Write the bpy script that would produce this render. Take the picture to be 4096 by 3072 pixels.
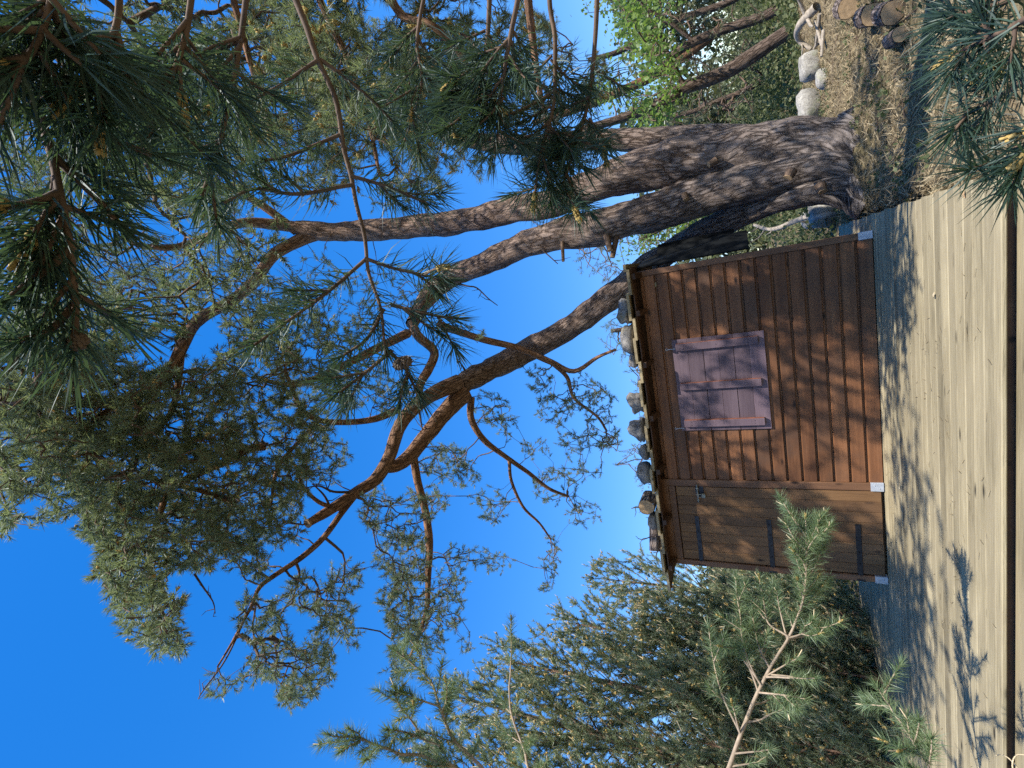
import bpy, math, random
import numpy as np
from mathutils import Vector, Matrix

for o in list(bpy.data.objects):
    bpy.data.objects.remove(o, do_unlink=True)
SC = bpy.context.scene
COL = SC.collection
random.seed(7)
RNG = np.random.default_rng(11)

# ------------------------------------------------------------------ camera
CAM = np.array([3.203, -5.21, 0.7405])
YAW, PIT, ROL, FPX = -0.1977, 0.4915, -0.079, 2017.0
_cy, _sy, _cp, _sp = math.cos(YAW), math.sin(YAW), math.cos(PIT), math.sin(PIT)
FWD = np.array([_sy * _cp, _cy * _cp, _sp])
_r0 = np.array([_cy, -_sy, 0.0]); _u0 = np.cross(_r0, FWD)
RGT = math.cos(ROL) * _r0 + math.sin(ROL) * _u0
UPV = -math.sin(ROL) * _r0 + math.cos(ROL) * _u0
cam_data = bpy.data.cameras.new('camera')
cam = bpy.data.objects.new('camera', cam_data); COL.objects.link(cam)
m = Matrix.Identity(4)                       # the phone was held sideways: image +x is world down
for i in range(3):
    m[i][0] = -UPV[i]; m[i][1] = RGT[i]; m[i][2] = -FWD[i]; m[i][3] = CAM[i]
cam.matrix_world = m
cam_data.sensor_fit = 'HORIZONTAL'; cam_data.sensor_width = 36.0
cam_data.lens = 36.0 * FPX / 4096.0
cam_data.clip_start = 0.02; cam_data.clip_end = 2000.0
SC.camera = cam

# ------------------------------------------------------------------ light
SUN_EL = math.radians(47.0)
SUN_H = np.array([0.68, -0.733])
SUN = np.array([SUN_H[0] * math.cos(SUN_EL), SUN_H[1] * math.cos(SUN_EL), math.sin(SUN_EL)])
w = bpy.data.worlds.new('World'); SC.world = w; w.use_nodes = True
nt = w.node_tree; nt.nodes.clear()
sky = nt.nodes.new('ShaderNodeTexSky'); sky.sky_type = 'NISHITA'; sky.sun_disc = False
sky.sun_elevation = SUN_EL
sky.sun_rotation = math.atan2(SUN_H[0], SUN_H[1])
sky.air_density = 1.0; sky.dust_density = 0.2; sky.ozone_density = 3.0
hsv = nt.nodes.new('ShaderNodeHueSaturation'); hsv.inputs['Saturation'].default_value = 1.92
hsv.inputs['Value'].default_value = 2.05; hsv.inputs['Hue'].default_value = 0.517
bgn = nt.nodes.new('ShaderNodeBackground'); bgn.inputs['Strength'].default_value = 0.15
wo = nt.nodes.new('ShaderNodeOutputWorld')
gam = nt.nodes.new('ShaderNodeGamma'); gam.inputs['Gamma'].default_value = 0.57
nt.links.new(sky.outputs[0], gam.inputs['Color']); nt.links.new(gam.outputs[0], hsv.inputs['Color']); nt.links.new(hsv.outputs[0], bgn.inputs[0])
nt.links.new(bgn.outputs[0], wo.inputs[0])
sd = bpy.data.lights.new('sun', 'SUN'); sd.energy = 5.0; sd.angle = math.radians(0.53); sd.color = (1.0, 0.94, 0.84)
so = bpy.data.objects.new('sun', sd); COL.objects.link(so)
so.rotation_euler = Vector(SUN).to_track_quat('Z', 'Y').to_euler(); so.location = (8, -8, 12)
SC.view_settings.view_transform = 'Standard'; SC.view_settings.look = 'None'
SC.view_settings.exposure = 0.78; SC.view_settings.gamma = 1.0; SC.view_settings.use_curve_mapping = False
SC.render.engine = 'CYCLES'
SC.cycles.max_bounces = 4; SC.cycles.diffuse_bounces = 2; SC.cycles.glossy_bounces = 2
SC.cycles.transmission_bounces = 2; SC.cycles.use_adaptive_sampling = True; SC.cycles.adaptive_threshold = 0.02; SC.cycles.use_denoising = False
SC.cycles.debug_use_spatial_splits = True
SC.cycles.sample_clamp_indirect = 4.0

# ------------------------------------------------------------------ placing helpers
K = 4096.0 / 2212.0
def ray(a, b):
    d = FWD * FPX + RGT * (1536.0 - b * K) - UPV * (a * K - 2048.0)
    return d / np.linalg.norm(d)
def at(a, b, d): return CAM + ray(a, b) * d
def ony(a, b, y):
    d = ray(a, b); return CAM + d * ((y - CAM[1]) / d[1])
def onz(a, b, z):
    d = ray(a, b); return CAM + d * ((z - CAM[2]) / d[2])

# ------------------------------------------------------------------ object helpers
def tag(o, label=None, cat=None, group=None, kind=None):
    if label: o['label'] = label
    if cat: o['category'] = cat
    if group: o['group'] = group
    if kind: o['kind'] = kind
    return o
def link(name, me, mat=None, parent=None, loc=None):
    o = bpy.data.objects.new(name, me); COL.objects.link(o)
    if mat is not None and me is not None and len(me.materials) == 0: me.materials.append(mat)
    if parent is not None: o.parent = parent
    if loc is not None: o.location = loc
    return o
def empty(name, loc=(0, 0, 0), rz=0.0):
    o = bpy.data.objects.new(name, None); COL.objects.link(o)
    o.location = loc; o.rotation_euler = (0, 0, rz); o.empty_display_size = 0.2
    return o
def np_mesh(name, V, F, smooth=False):
    """V (n,3); F (m,k) with k 3 or 4 all alike"""
    V = np.ascontiguousarray(V, dtype=np.float32).reshape(-1, 3); F = np.ascontiguousarray(F, dtype=np.int32)
    k = F.shape[1]; me = bpy.data.meshes.new(name)
    me.vertices.add(len(V)); me.vertices.foreach_set('co', V.ravel())
    me.loops.add(F.size); me.loops.foreach_set('vertex_index', F.ravel())
    me.polygons.add(len(F))
    me.polygons.foreach_set('loop_start', np.arange(0, F.size, k, dtype=np.int32))
    if smooth: me.polygons.foreach_set('use_smooth', np.ones(len(F), dtype=bool))
    me.update(calc_edges=True)
    return me
def add_attr(me, name, vals):
    a = me.attributes.new(name, 'FLOAT', 'POINT'); a.data.foreach_set('value', np.asarray(vals, dtype=np.float32))
class MB:
    def __init__(s): s.v = []; s.f = []
    def box(s, x0, x1, y0, y1, z0, z1, bev=0.0):
        if bev <= 0:
            n = len(s.v)
            s.v += [(x0,y0,z0),(x1,y0,z0),(x1,y1,z0),(x0,y1,z0),(x0,y0,z1),(x1,y0,z1),(x1,y1,z1),(x0,y1,z1)]
            s.f += [tuple(n + i for i in q) for q in ((0,3,2,1),(4,5,6,7),(0,1,5,4),(1,2,6,5),(2,3,7,6),(3,0,4,7))]
            return s
        b = min(bev, (x1-x0)*.45, (y1-y0)*.45, (z1-z0)*.45); n = len(s.v); idx = {}
        for ix, X in enumerate((x0, x1)):
            for iy, Y in enumerate((y0, y1)):
                for iz, Z in enumerate((z0, z1)):
                    sx, sy, sz = (1-2*ix)*b, (1-2*iy)*b, (1-2*iz)*b
                    for ax, p in enumerate(((X, Y+sy, Z+sz), (X+sx, Y, Z+sz), (X+sx, Y+sy, Z))):
                        idx[(ix,iy,iz,ax)] = len(s.v); s.v.append(p)
        I = idx
        for ax in range(3):
            for sgn in (0, 1):
                o1, o2 = [k for k in range(3) if k != ax]
                ring = []
                for a, c in ((0,0),(1,0),(1,1),(0,1)):
                    key = [0,0,0]; key[ax] = sgn; key[o1] = a; key[o2] = c
                    ring.append(I[(key[0],key[1],key[2],ax)])
                s.f.append(tuple(ring))
        for ax in range(3):              # edge strips
            o1, o2 = [k for k in range(3) if k != ax]
            for a in (0,1):
                for c in (0,1):
                    q = []
                    for e, axx in ((0,o1),(1,o1),(1,o2),(0,o2)):
                        key = [0,0,0]; key[ax] = e; key[o1] = a; key[o2] = c
                        q.append(I[(key[0],key[1],key[2],axx)])
                    s.f.append(tuple(q))
        for ix in (0,1):
            for iy in (0,1):
                for iz in (0,1): s.f.append(tuple(I[(ix,iy,iz,a)] for a in range(3)))
        return s
    def prism(s, prof, axis, a, b):
        """profile (list of 2D) extruded along axis 0/1/2 from a to b; prof is in the two other axes in order"""
        n = len(s.v); k = len(prof)
        for t in (a, b):
            for p in prof:
                q = list(p); q.insert(axis, t); s.v.append(tuple(q))
        for i in range(k):
            j = (i + 1) % k; s.f.append((n+i, n+j, n+k+j, n+k+i))
        s.f.append(tuple(range(n+k-1, n-1, -1))); s.f.append(tuple(range(n+k, n+2*k)))
        return s
    def cyl(s, p0, p1, r0, r1=None, k=10, cap=True):
        r1 = r0 if r1 is None else r1
        p0 = Vector(p0); p1 = Vector(p1); d = (p1 - p0).normalized()
        a = d.orthogonal().normalized(); b = d.cross(a); n = len(s.v)
        for p, r in ((p0, r0), (p1, r1)):
            for i in range(k):
                t = 2 * math.pi * i / k; s.v.append(tuple(p + (a * math.cos(t) + b * math.sin(t)) * r))
        for i in range(k):
            j = (i + 1) % k; s.f.append((n+i, n+j, n+k+j, n+k+i))
        if cap: s.f.append(tuple(range(n+k-1, n-1, -1))); s.f.append(tuple(range(n+k, n+2*k)))
        return s
    def mesh(s, name):
        me = bpy.data.meshes.new(name); me.from_pydata(s.v, [], s.f); me.update()
        import bmesh
        bm = bmesh.new(); bm.from_mesh(me); bmesh.ops.recalc_face_normals(bm, faces=bm.faces); bm.to_mesh(me); bm.free()
        return me
    def build(s, name, mat, parent=None, loc=None): return link(name, s.mesh(name), mat, parent, loc)

# value noise in numpy (trilinear, hashed) for shapes
def vnoise(P, seed=0):
    P = np.asarray(P, dtype=np.float64); i = np.floor(P).astype(np.int64); f = P - i; f = f*f*(3-2*f)
    def h(x, y, z):
        n = (x*374761393 + y*668265263 + z*2147483647 + seed*1274126177) & 0x7fffffff
        n = ((n ^ (n >> 13)) * 1274126177) & 0x7fffffff
        return ((n ^ (n >> 16)) & 0xffff) / 65535.0
    r = 0
    for dx in (0,1):
        for dy in (0,1):
            for dz in (0,1):
                wgt = np.where(dx, f[...,0], 1-f[...,0]) * np.where(dy, f[...,1], 1-f[...,1]) * np.where(dz, f[...,2], 1-f[...,2])
                r = r + wgt * h(i[...,0]+dx, i[...,1]+dy, i[...,2]+dz)
    return r * 2 - 1
def fbm(P, o=3, seed=0):
    P = np.asarray(P); r = 0; a = 1.0
    for k in range(o): r = r + a * vnoise(P * 2.0**k, seed + k); a *= .5
    return r

# ------------------------------------------------------------------ materials
def newmat(name):
    mt = bpy.data.materials.new(name); mt.use_nodes = True; t = mt.node_tree; t.nodes.clear()
    out = t.nodes.new('ShaderNodeOutputMaterial'); return mt, t, out
class N:
    def __init__(s, t): s.t = t
    def __call__(s, typ, **kw):
        n = s.t.nodes.new('ShaderNode' + typ)
        for k, v in kw.items():
            if k in n.inputs: n.inputs[k].default_value = v
            else: setattr(n, k, v)
        return n
    def l(s, a, b): s.t.links.new(a, b)
def ramp(n, stops, fac):
    r = n('ValToRGB'); e = r.color_ramp.elements
    while len(e) < len(stops): e.new(0.5)
    for el, (p, c) in zip(e, stops):
        el.position = p; el.color = (*c, 1) if len(c) == 3 else c
    n.l(fac, r.inputs[0]); return r.outputs[0]
def mixc(n, fac, a, b, mode='MIX'):
    m = n('Mix'); m.data_type = 'RGBA'; m.blend_type = mode
    for sock, v in ((m.inputs[0], fac), (m.inputs[6], a), (m.inputs[7], b)):
        if hasattr(v, 'links') or hasattr(v, 'is_linked'): n.l(v, sock)
        elif isinstance(v, (int, float)): sock.default_value = v
        else: sock.default_value = (*v, 1)
    return m.outputs[2]
def coords(n, scale, kind='Object', rnd=0.0):
    tc = n('TexCoord'); mp = n('Mapping'); mp.inputs['Scale'].default_value = scale
    if rnd:
        oi = n('ObjectInfo'); cb = n('CombineXYZ'); mu = n('Math', operation='MULTIPLY'); mu.inputs[1].default_value = rnd
        n.l(oi.outputs['Random'], mu.inputs[0])
        for i in range(3): n.l(mu.outputs[0], cb.inputs[i])
        n.l(cb.outputs[0], mp.inputs['Location'])
    n.l(tc.outputs[kind], mp.inputs['Vector']); return mp.outputs[0]
def noise(n, vec, scale, detail=4, rough=.55, dist=0.0):
    x = n('TexNoise', Scale=scale, Detail=detail, Roughness=rough, Distortion=dist); n.l(vec, x.inputs['Vector']); return x.outputs['Fac']
def wood(name, dark, mid, light, along, rough=.6, grain=40., knots=True, bump=.25, weather=None, spec=.3):
    """along: axis index of the grain in object space"""
    mt, t, out = newmat(name); n = N(t)
    sc = [1.0, 1.0, 1.0]; sc[along] = 0.06
    v = coords(n, sc, rnd=37.0)
    g = noise(n, v, grain, 5, .65, .6)
    sc2 = [1.0, 1.0, 1.0]; sc2[along] = 0.25
    g2 = noise(n, coords(n, sc2, rnd=11.0), 5.0, 3, .5, .4)
    c = ramp(n, [(.25, dark), (.5, mid), (.78, light)], g)
    c2 = ramp(n, [(.3, [x*.72 for x in mid]), (.7, [min(1, x*1.25) for x in light])], g2)
    c = mixc(n, .45, c, c2)
    oi = n('ObjectInfo'); mr = n('MapRange'); mr.inputs['To Min'].default_value = .72; mr.inputs['To Max'].default_value = 1.28
    n.l(oi.outputs['Random'], mr.inputs['Value'])
    vm = n('VectorMath', operation='SCALE'); n.l(c, vm.inputs[0]); n.l(mr.outputs[0], vm.inputs['Scale']); c = vm.outputs[0]
    if knots:
        sk = [7.0, 7.0, 7.0]; sk[along] = 2.6
        vo = n('TexVoronoi'); vo.feature = 'F1'; n.l(coords(n, sk, rnd=5.0), vo.inputs['Vector']); vo.inputs['Scale'].default_value = 1.0
        kf = ramp(n, [(.05, (1,1,1)), (.13, (0,0,0))], vo.outputs['Distance'])
        c = mixc(n, kf, c, [x*.35 for x in dark])
    if weather:
        wf = noise(n, coords(n, [1,1,1], rnd=3.0), 2.2, 5, .6)
        wr = ramp(n, [(.45, (0,0,0)), (.72, (1,1,1))], wf)
        c = mixc(n, wr, c, weather)
    p = n('BsdfPrincipled', Roughness=rough); p.inputs['Specular IOR Level'].default_value = spec
    n.l(c, p.inputs['Base Color'])
    if bump:
        b = n('Bump', Strength=bump, Distance=.004); n.l(g, b.inputs['Height']); n.l(b.outputs[0], p.inputs['Normal'])
    n.l(p.outputs[0], out.inputs[0]); return mt
def plain(name, col, rough=.6, metal=0.0, var=.25, scale=20., bump=.1, spec=.4):
    mt, t, out = newmat(name); n = N(t)
    f = noise(n, coords(n, (1,1,1), rnd=9.0), scale, 4, .6)
    c = ramp(n, [(.3, [x*(1-var) for x in col]), (.7, [min(1, x*(1+var)) for x in col])], f)
    p = n('BsdfPrincipled', Roughness=rough, Metallic=metal); p.inputs['Specular IOR Level'].default_value = spec
    n.l(c, p.inputs['Base Color'])
    if bump:
        b = n('Bump', Strength=bump, Distance=.01); n.l(f, b.inputs['Height']); n.l(b.outputs[0], p.inputs['Normal'])
    n.l(p.outputs[0], out.inputs[0]); return mt
def stone_mat(name, dark, light, lichen):
    mt, t, out = newmat(name); n = N(t); v = coords(n, (1,1,1), rnd=17.0)
    f = noise(n, v, 9.0, 7, .7); f2 = noise(n, v, 60.0, 3, .6); f3 = noise(n, v, 4.0, 5, .65)
    c = ramp(n, [(.32, dark), (.68, light)], f)
    c = mixc(n, ramp(n, [(.45, (0,0,0)), (.62, (.6,.6,.6))], f2), c, [x*.45 for x in dark])
    c = mixc(n, ramp(n, [(.55, (0,0,0)), (.66, (.7,.7,.7))], f3), c, lichen)
    p = n('BsdfPrincipled', Roughness=.9); p.inputs['Specular IOR Level'].default_value = .2; n.l(c, p.inputs['Base Color'])
    b = n('Bump', Strength=.5, Distance=.02); n.l(f, b.inputs['Height']); n.l(b.outputs[0], p.inputs['Normal'])
    n.l(p.outputs[0], out.inputs[0]); return mt
def bark_mat(name, fis, plate, plate2, upper, sx=24., sy=5.5, bump=.9):
    """UV: x metres round the stem, y metres along it. attribute age: 0 old grey bark, 1 thin orange bark"""
    mt, t, out = newmat(name); n = N(t)
    uv = n('UVMap'); mp = n('Mapping'); mp.inputs['Scale'].default_value = (sx, sy, 1); n.l(uv.outputs[0], mp.inputs[0])
    nz = n('TexNoise', Scale=.45, Detail=7.0, Roughness=.7); n.l(mp.outputs[0], nz.inputs['Vector'])
    ad = n('VectorMath', operation='MULTIPLY_ADD'); n.l(nz.outputs['Color'], ad.inputs[0]); ad.inputs[1].default_value = (3.0, 1.6, 0); n.l(mp.outputs[0], ad.inputs[2])
    vo = n('TexVoronoi'); vo.feature = 'DISTANCE_TO_EDGE'; vo.inputs['Scale'].default_value = 1.0; n.l(ad.outputs[0], vo.inputs['Vector'])
    vc = n('TexVoronoi'); vc.feature = 'F1'; vc.inputs['Scale'].default_value = 1.0; n.l(ad.outputs[0], vc.inputs['Vector'])
    fine = noise(n, mp.outputs[0], 3.0, 5, .7)
    crack = ramp(n, [(.0, (0,0,0)), (.06, (.35,.35,.35)), (.2, (1,1,1))], vo.outputs['Distance'])
    msk = ramp(n, [(.42, (0,0,0)), (.68, (.8,.8,.8))], noise(n, mp.outputs[0], .35, 4, .6))
    crack = mixc(n, msk, crack, (1,1,1))
    sep = n('SeparateColor'); n.l(vc.outputs['Color'], sep.inputs[0])
    pc = mixc(n, sep.outputs[0], plate, plate2)
    pc = mixc(n, .5, pc, ramp(n, [(.3, [x*.5 for x in plate]), (.7, [min(1, x*1.5) for x in plate2])], fine))
    c = mixc(n, crack, fis, pc)
    at_ = n('Attribute'); at_.attribute_name = 'age'
    up = ramp(n, [(.3, [x*.6 for x in upper]), (.7, [min(1, x*1.3) for x in upper])], fine)
    cr2 = ramp(n, [(.0, (.5,.5,.5)), (.08, (1,1,1))], vo.outputs['Distance'])
    up = mixc(n, 1.0, up, cr2, 'MULTIPLY')
    c = mixc(n, at_.outputs['Fac'], c, up)
    p = n('BsdfPrincipled', Roughness=.88); p.inputs['Specular IOR Level'].default_value = .15; n.l(c, p.inputs['Base Color'])
    hh = n('Math', operation='MULTIPLY_ADD'); n.l(fine, hh.inputs[0]); hh.inputs[1].default_value = .35
    sepc = n('SeparateColor'); n.l(crack, sepc.inputs[0]); n.l(sepc.outputs[0], hh.inputs[2])
    b = n('Bump', Strength=bump, Distance=.022); n.l(hh.outputs[0], b.inputs['Height']); n.l(b.outputs[0], p.inputs['Normal'])
    n.l(p.outputs[0], out.inputs[0]); return mt
def leaf_mat(name, c0, c1, trans, tw=.35, rough=.45, spec=.35):
    """attribute tint 0..1 (each tuft its own): mixes two real leaf colours"""
    mt, t, out = newmat(name); n = N(t)
    a = n('Attribute'); a.attribute_name = 'tint'
    c = mixc(n, a.outputs['Fac'], c0, c1)
    df = n('BsdfDiffuse'); n.l(c, df.inputs['Color']); gl = n('BsdfGlossy', Roughness=rough); gl.inputs['Color'].default_value = (.9, .95, 1, 1)
    p = n('MixShader'); p.inputs[0].default_value = spec*.16; n.l(df.outputs[0], p.inputs[1]); n.l(gl.outputs[0], p.inputs[2])
    tr = n('BsdfTranslucent'); tr.inputs[0].default_value = (*trans, 1)
    mx = n('MixShader'); mx.inputs[0].default_value = tw
    n.l(p.outputs[0], mx.inputs[1]); n.l(tr.outputs[0], mx.inputs[2]); n.l(mx.outputs[0], out.inputs[0]); return mt

M = {}
M['siding'] = wood('stained siding', (.036,.015,.007), (.115,.046,.019), (.235,.105,.045), 0, .62, 34., True, .25, (.075,.042,.026), .3)
M['trim'] = wood('stained trim', (.05,.024,.012), (.115,.055,.028), (.17,.09,.048), 2, .55, 34., True, .2)
M['doorwood'] = wood('weathered door wood', (.042,.020,.008), (.112,.056,.023), (.20,.112,.05), 2, .65, 40., True, .3, (.12,.066,.034))
M['shutter'] = wood('mauve stained shutter', (.070,.045,.058), (.115,.078,.096), (.15,.107,.125), 0, .6, 50., False, .15)
M['batten_edge'] = plain('rusty batten edge', (.22,.075,.04), .7)
M['roofwood'] = wood('pale roof board', (.13,.10,.055), (.26,.205,.115), (.38,.31,.19), 1, .75, 40., True, .4)
M['dark_wood'] = wood('dark rafter wood', (.03,.015,.008), (.06,.03,.016), (.09,.05,.028), 1, .6, 34., True, .2)
M['deck'] = wood('silvered deck wood', (.065,.053,.030), (.215,.178,.105), (.38,.325,.205), 0, .62, 85., True, .9, (.285,.238,.148), .4)
M['black'] = plain('black sheet', (.006,.007,.008), .8, 0, .5, 12., .05, .12)
M['steel'] = plain('dark strap iron', (.035,.035,.04), .45, .8, .4, 40.)
M['cap'] = plain('grey painted metal', (.16,.165,.17), .5, .2, .3, 20.)
M['zinc'] = plain('galvanised steel', (.42,.45,.5), .5, .35, .15, 30.)
M['brass'] = plain('dull latch metal', (.2,.18,.14), .4, .8, .4, 60.)
M['stone'] = stone_mat('granite', (.11,.105,.105), (.33,.315,.30), (.22,.19,.12))
M['stone2'] = stone_mat('pale boulder', (.22,.205,.18), (.44,.42,.37), (.24,.25,.16))
M['endgrain'] = plain('sawn end grain', (.36,.24,.13), .8, 0, .25, 40.)
M['deadwood'] = plain('bleached dead wood', (.30,.255,.20), .85, 0, .35, 30., .4)
M['darktwig'] = plain('dark twig', (.07,.05,.045), .85, 0, .35, 30., .4)
M['bark'] = bark_mat('pine bark', (.034,.029,.027), (.135,.116,.108), (.25,.218,.20), (.30,.165,.095))
M['bark_far'] = bark_mat('far bark', (.022,.017,.014), (.10,.08,.07), (.15,.12,.10), (.20,.11,.06), 20., 6.)
M['twig'] = plain('pine twig', (.115,.075,.05), .85, 0, .4, 25., .3)
M['twig_pale'] = plain('pale young pine bark', (.30,.235,.17), .85, 0, .35, 25., .3)
M['needle'] = leaf_mat('pine needles', (.085,.122,.070), (.215,.245,.150), (.26,.32,.12), .36, .5, .35)
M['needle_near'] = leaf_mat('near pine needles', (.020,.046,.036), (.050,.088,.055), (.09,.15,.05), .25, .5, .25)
M['needle_young'] = leaf_mat('young pine needles', (.115,.165,.095), (.31,.34,.20), (.30,.36,.14), .36, .5, .35)
M['needle_fresh'] = leaf_mat('fresh pine needles', (.08,.14,.07), (.20,.26,.125), (.24,.32,.10), .36, .5, .35)
M['leaf'] = leaf_mat('bright leaves', (.085,.155,.028), (.19,.26,.055), (.24,.37,.06), .45, .5, .3)
M['needle_far'] = leaf_mat('dull conifer', (.065,.085,.042), (.19,.20,.105), (.16,.19,.07), .3)
M['pollen'] = leaf_mat('pollen cones', (.40,.27,.08), (.58,.42,.16), (.5,.35,.1), .2, .8, .1)
M['cone'] = plain('brown cone', (.10,.07,.045), .8, 0, .4, 60., .3)
M['candle'] = plain('pale shoot candle', (.52,.42,.27), .8, 0, .2, 60., .2)
M['litter'] = leaf_mat('dry litter', (.15,.11,.06), (.42,.34,.21), (.3,.24,.12), .15, .9, .1)
M['undergrass'] = leaf_mat('undergrowth leaves', (.05,.075,.025), (.17,.18,.08), (.15,.2,.06), .3, .7, .2)
# ground
mt, t, out = newmat('needle litter ground'); n = N(t); v = coords(n, (1,1,1))
f1 = noise(n, v, 1.3, 6, .65); f2 = noise(n, v, 26., 5, .7); f3 = noise(n, v, 90., 3, .7)
c = ramp(n, [(.3, (.10,.075,.042)), (.5, (.21,.16,.095)), (.7, (.34,.275,.17))], f2)
c = mixc(n, ramp(n, [(.42, (0,0,0)), (.62, (.75,.75,.75))], f1), c, (.11,.10,.05))
c = mixc(n, ramp(n, [(.5, (0,0,0)), (.7, (.6,.6,.6))], f3), c, (.07,.05,.03))
p = n('BsdfPrincipled', Roughness=.95); n.l(c, p.inputs['Base Color']); p.inputs['Specular IOR Level'].default_value = .1
b = n('Bump', Strength=.8, Distance=.03); n.l(f2, b.inputs['Height']); n.l(b.outputs[0], p.inputs['Normal']); n.l(p.outputs[0], out.inputs[0])
M['ground'] = mt

# ------------------------------------------------------------------ ground
def ground_h(x, y):
    x = np.asarray(x, float); y = np.asarray(y, float)
    P = np.stack([x*.45, y*.45, np.zeros_like(x)], -1)
    h = -.06 + .05*fbm(P, 3, 5) + .02*fbm(P*6, 2, 9) + .16*np.exp(-((x-3.98)**2+(y-1.1)**2)/.35)
    back = np.clip((y-3.0)/12., 0, 1); h = h + back*.8
    under = (x > -1.95) & (x < 3.33) & (y < 2.5)
    h = np.where(under, np.minimum(h, -.35), h)
    h = np.where((y < -4) & ~under, h - .25*np.clip((-4-y)/2, 0, 1), h)
    far = np.clip((np.hypot(x, y)-60)/200, 0, 1)
    return h + far*6.0
def grid_axis(a, b, step, far):
    core = np.arange(a, b+1e-6, step); out = [far*t for t in (.05,.1,.2,.4,.7,1.0)]
    return np.concatenate([-np.array(out[::-1])+a, core, np.array(out)+b])
gx = grid_axis(-9, 13, .18, 900.); gy = grid_axis(-9, 19, .18, 900.)
GX, GY = np.meshgrid(gx, gy); GZ = ground_h(GX, GY)
V = np.stack([GX, GY, GZ], -1).reshape(-1, 3); nx = len(gx); ny = len(gy)
ii = (np.arange(ny-1)[:,None]*nx + np.arange(nx-1)[None,:]).ravel()
F = np.stack([ii, ii+1, ii+1+nx, ii+nx], -1)
g = link('ground', np_mesh('ground', V, F, True), M['ground']); tag(g, kind='structure')

# ------------------------------------------------------------------ deck (boards run along x)
def board_mesh(name, x0, x1, w, th, seed):
    mb = MB(); rr = random.Random(seed)
    b = .004
    prof = [(b, -th), (w-b, -th), (w, -th+b), (w, -b), (w-b, 0), (b, 0), (0, -b), (0, -th+b)]
    return mb.prism(prof, 0, x0, x1).mesh(name)
deck = empty('deck'); tag(deck, kind='structure')
frame = MB()
for yy in np.arange(-2.5, 2.4, .8): frame.box(-1.75, 3.29, yy, yy+.06, -.17, -.029)
for xx in (-1.74, .4, 1.8, 3.24): frame.box(xx, xx+.045, -2.46, 2.35, -.30, -.171)
frame.build('joists', M['dark_wood'], deck)
y = -2.69; i = 0
while y < 2.35:
    wd = .07 if i == 0 else .118
    gap = .006 + (.004 if i % 2 else 0.0)
    me = board_mesh('board', -1.80 + random.uniform(-.012, .012), 3.335 + random.uniform(-.008, .008), wd - gap, .018 if i == 0 else .026, i)
    o = link('board', me, M['deck'], deck, (0, y, random.uniform(-.0015, .0015))); o.rotation_euler = (random.uniform(-.006, .006), 0, random.uniform(-.0006, .0006))
    y += wd; i += 1
MB().box(-1.78, 3.31, -2.645, -2.62, -.20, -.021).build('riser', M['dark_wood'], deck)
low = empty('lower_deck'); tag(low, kind='structure')
y = -2.648; i = 0
while y > -4.9:
    y -= .145
    me = board_mesh('board', .35, 3.9, .139, .03, 100+i)
    link('board', me, M['deck'], low, (0, y, -.050 + random.uniform(-.001, .001))); i += 1
fr = MB()
for xx in (.5, 1.8, 3.1, 3.7): fr.box(xx, xx+.05, -4.9, -2.66, -.24, -.083)
fr.build('joists', M['dark_wood'], low)

# ------------------------------------------------------------------ hut
HUT = empty('wooden_hut'); tag(HUT, 'small brown wooden hut with stones along its board roof, standing on the deck', 'hut')
W, H, DEP = 3.2, 2.0, 1.15
core = MB().box(.03, W-.03, .045, DEP-.03, .005, 1.985); wall = core.build('wall', M['dark_wood'], HUT)
PITCH = .1275
def siding(x0, x1, nb):
    out = []
    for k in range(nb):
        z = .008 + k*PITCH
        top = min(z + PITCH + .012, 1.985)
        # face at y=0 (outside), rounded lower lip, cove at the top that slides behind the next board
        prof = [(-.004, z), (-.014, z+.001), (-.014, z+PITCH-.029), (-.011, z+PITCH-.028), (.012, z+PITCH-.018), (.012, top), (.030, top), (.030, z+.014), (.016, z)]
        out.append((prof, x0, x1))
    return out
def jitter_obj(o, s=.0012): o.location.y += random.uniform(-s, s)
for prof, x0, x1 in siding(.993, 3.147, 15):
    mb = MB().prism(prof, 0, x0, x1)
    # prism wants (y,z) when extruded along x
    o = mb.build('siding_board', M['siding'], wall); jitter_obj(o)
side_me = None
for k in range(15):
    for x in (0.0, W):
        z = .008 + k*PITCH; top = min(z+PITCH+.01, 1.985); sgn = -1 if x == 0 else 1
        prof = [(x - sgn*.028, z), (x + sgn*.002, z), (x + sgn*.002, z+PITCH-.025), (x - sgn*.012, z+PITCH-.01), (x - sgn*.014, top), (x - sgn*.028, top)]
        mb = MB(); nn = len(mb.v)
        mb.prism([(p[0], p[1]) for p in prof], 1, .07, DEP-.02); mb.build('siding_board', M['siding'], wall)
# posts with zinc shoes
for (x0, x1, lab) in ((3.150, 3.205, 'r'), (.915, .990, 'm'), (-.008, .052, 'l')):
    p = MB().box(x0, x1, -.026, .055, .004, 1.985, .004).build('post', M['trim'], HUT)
    pm = MB().box(x0-.004, x1+.004, -.030, .058, .006, .105, .002)
    for (dx, dz) in ((.3, .04), (.65, .075)):
        xx = x0 + (x1-x0)*dx; pm.cyl((xx, -.0295, dz), (xx, -.033, dz), .005, .004, 8)
    pm.build('post_shoe', M['zinc'], p)
for x0 in (-.008, 3.150):
    MB().box(x0, x0+.058, DEP-.05, DEP+.01, .004, 1.985, .004).build('post', M['trim'], HUT)
MB().box(.06, 3.14, DEP-.028, DEP-.004, .01, 1.98).build('back_board', M['dark_wood'], wall)
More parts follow.
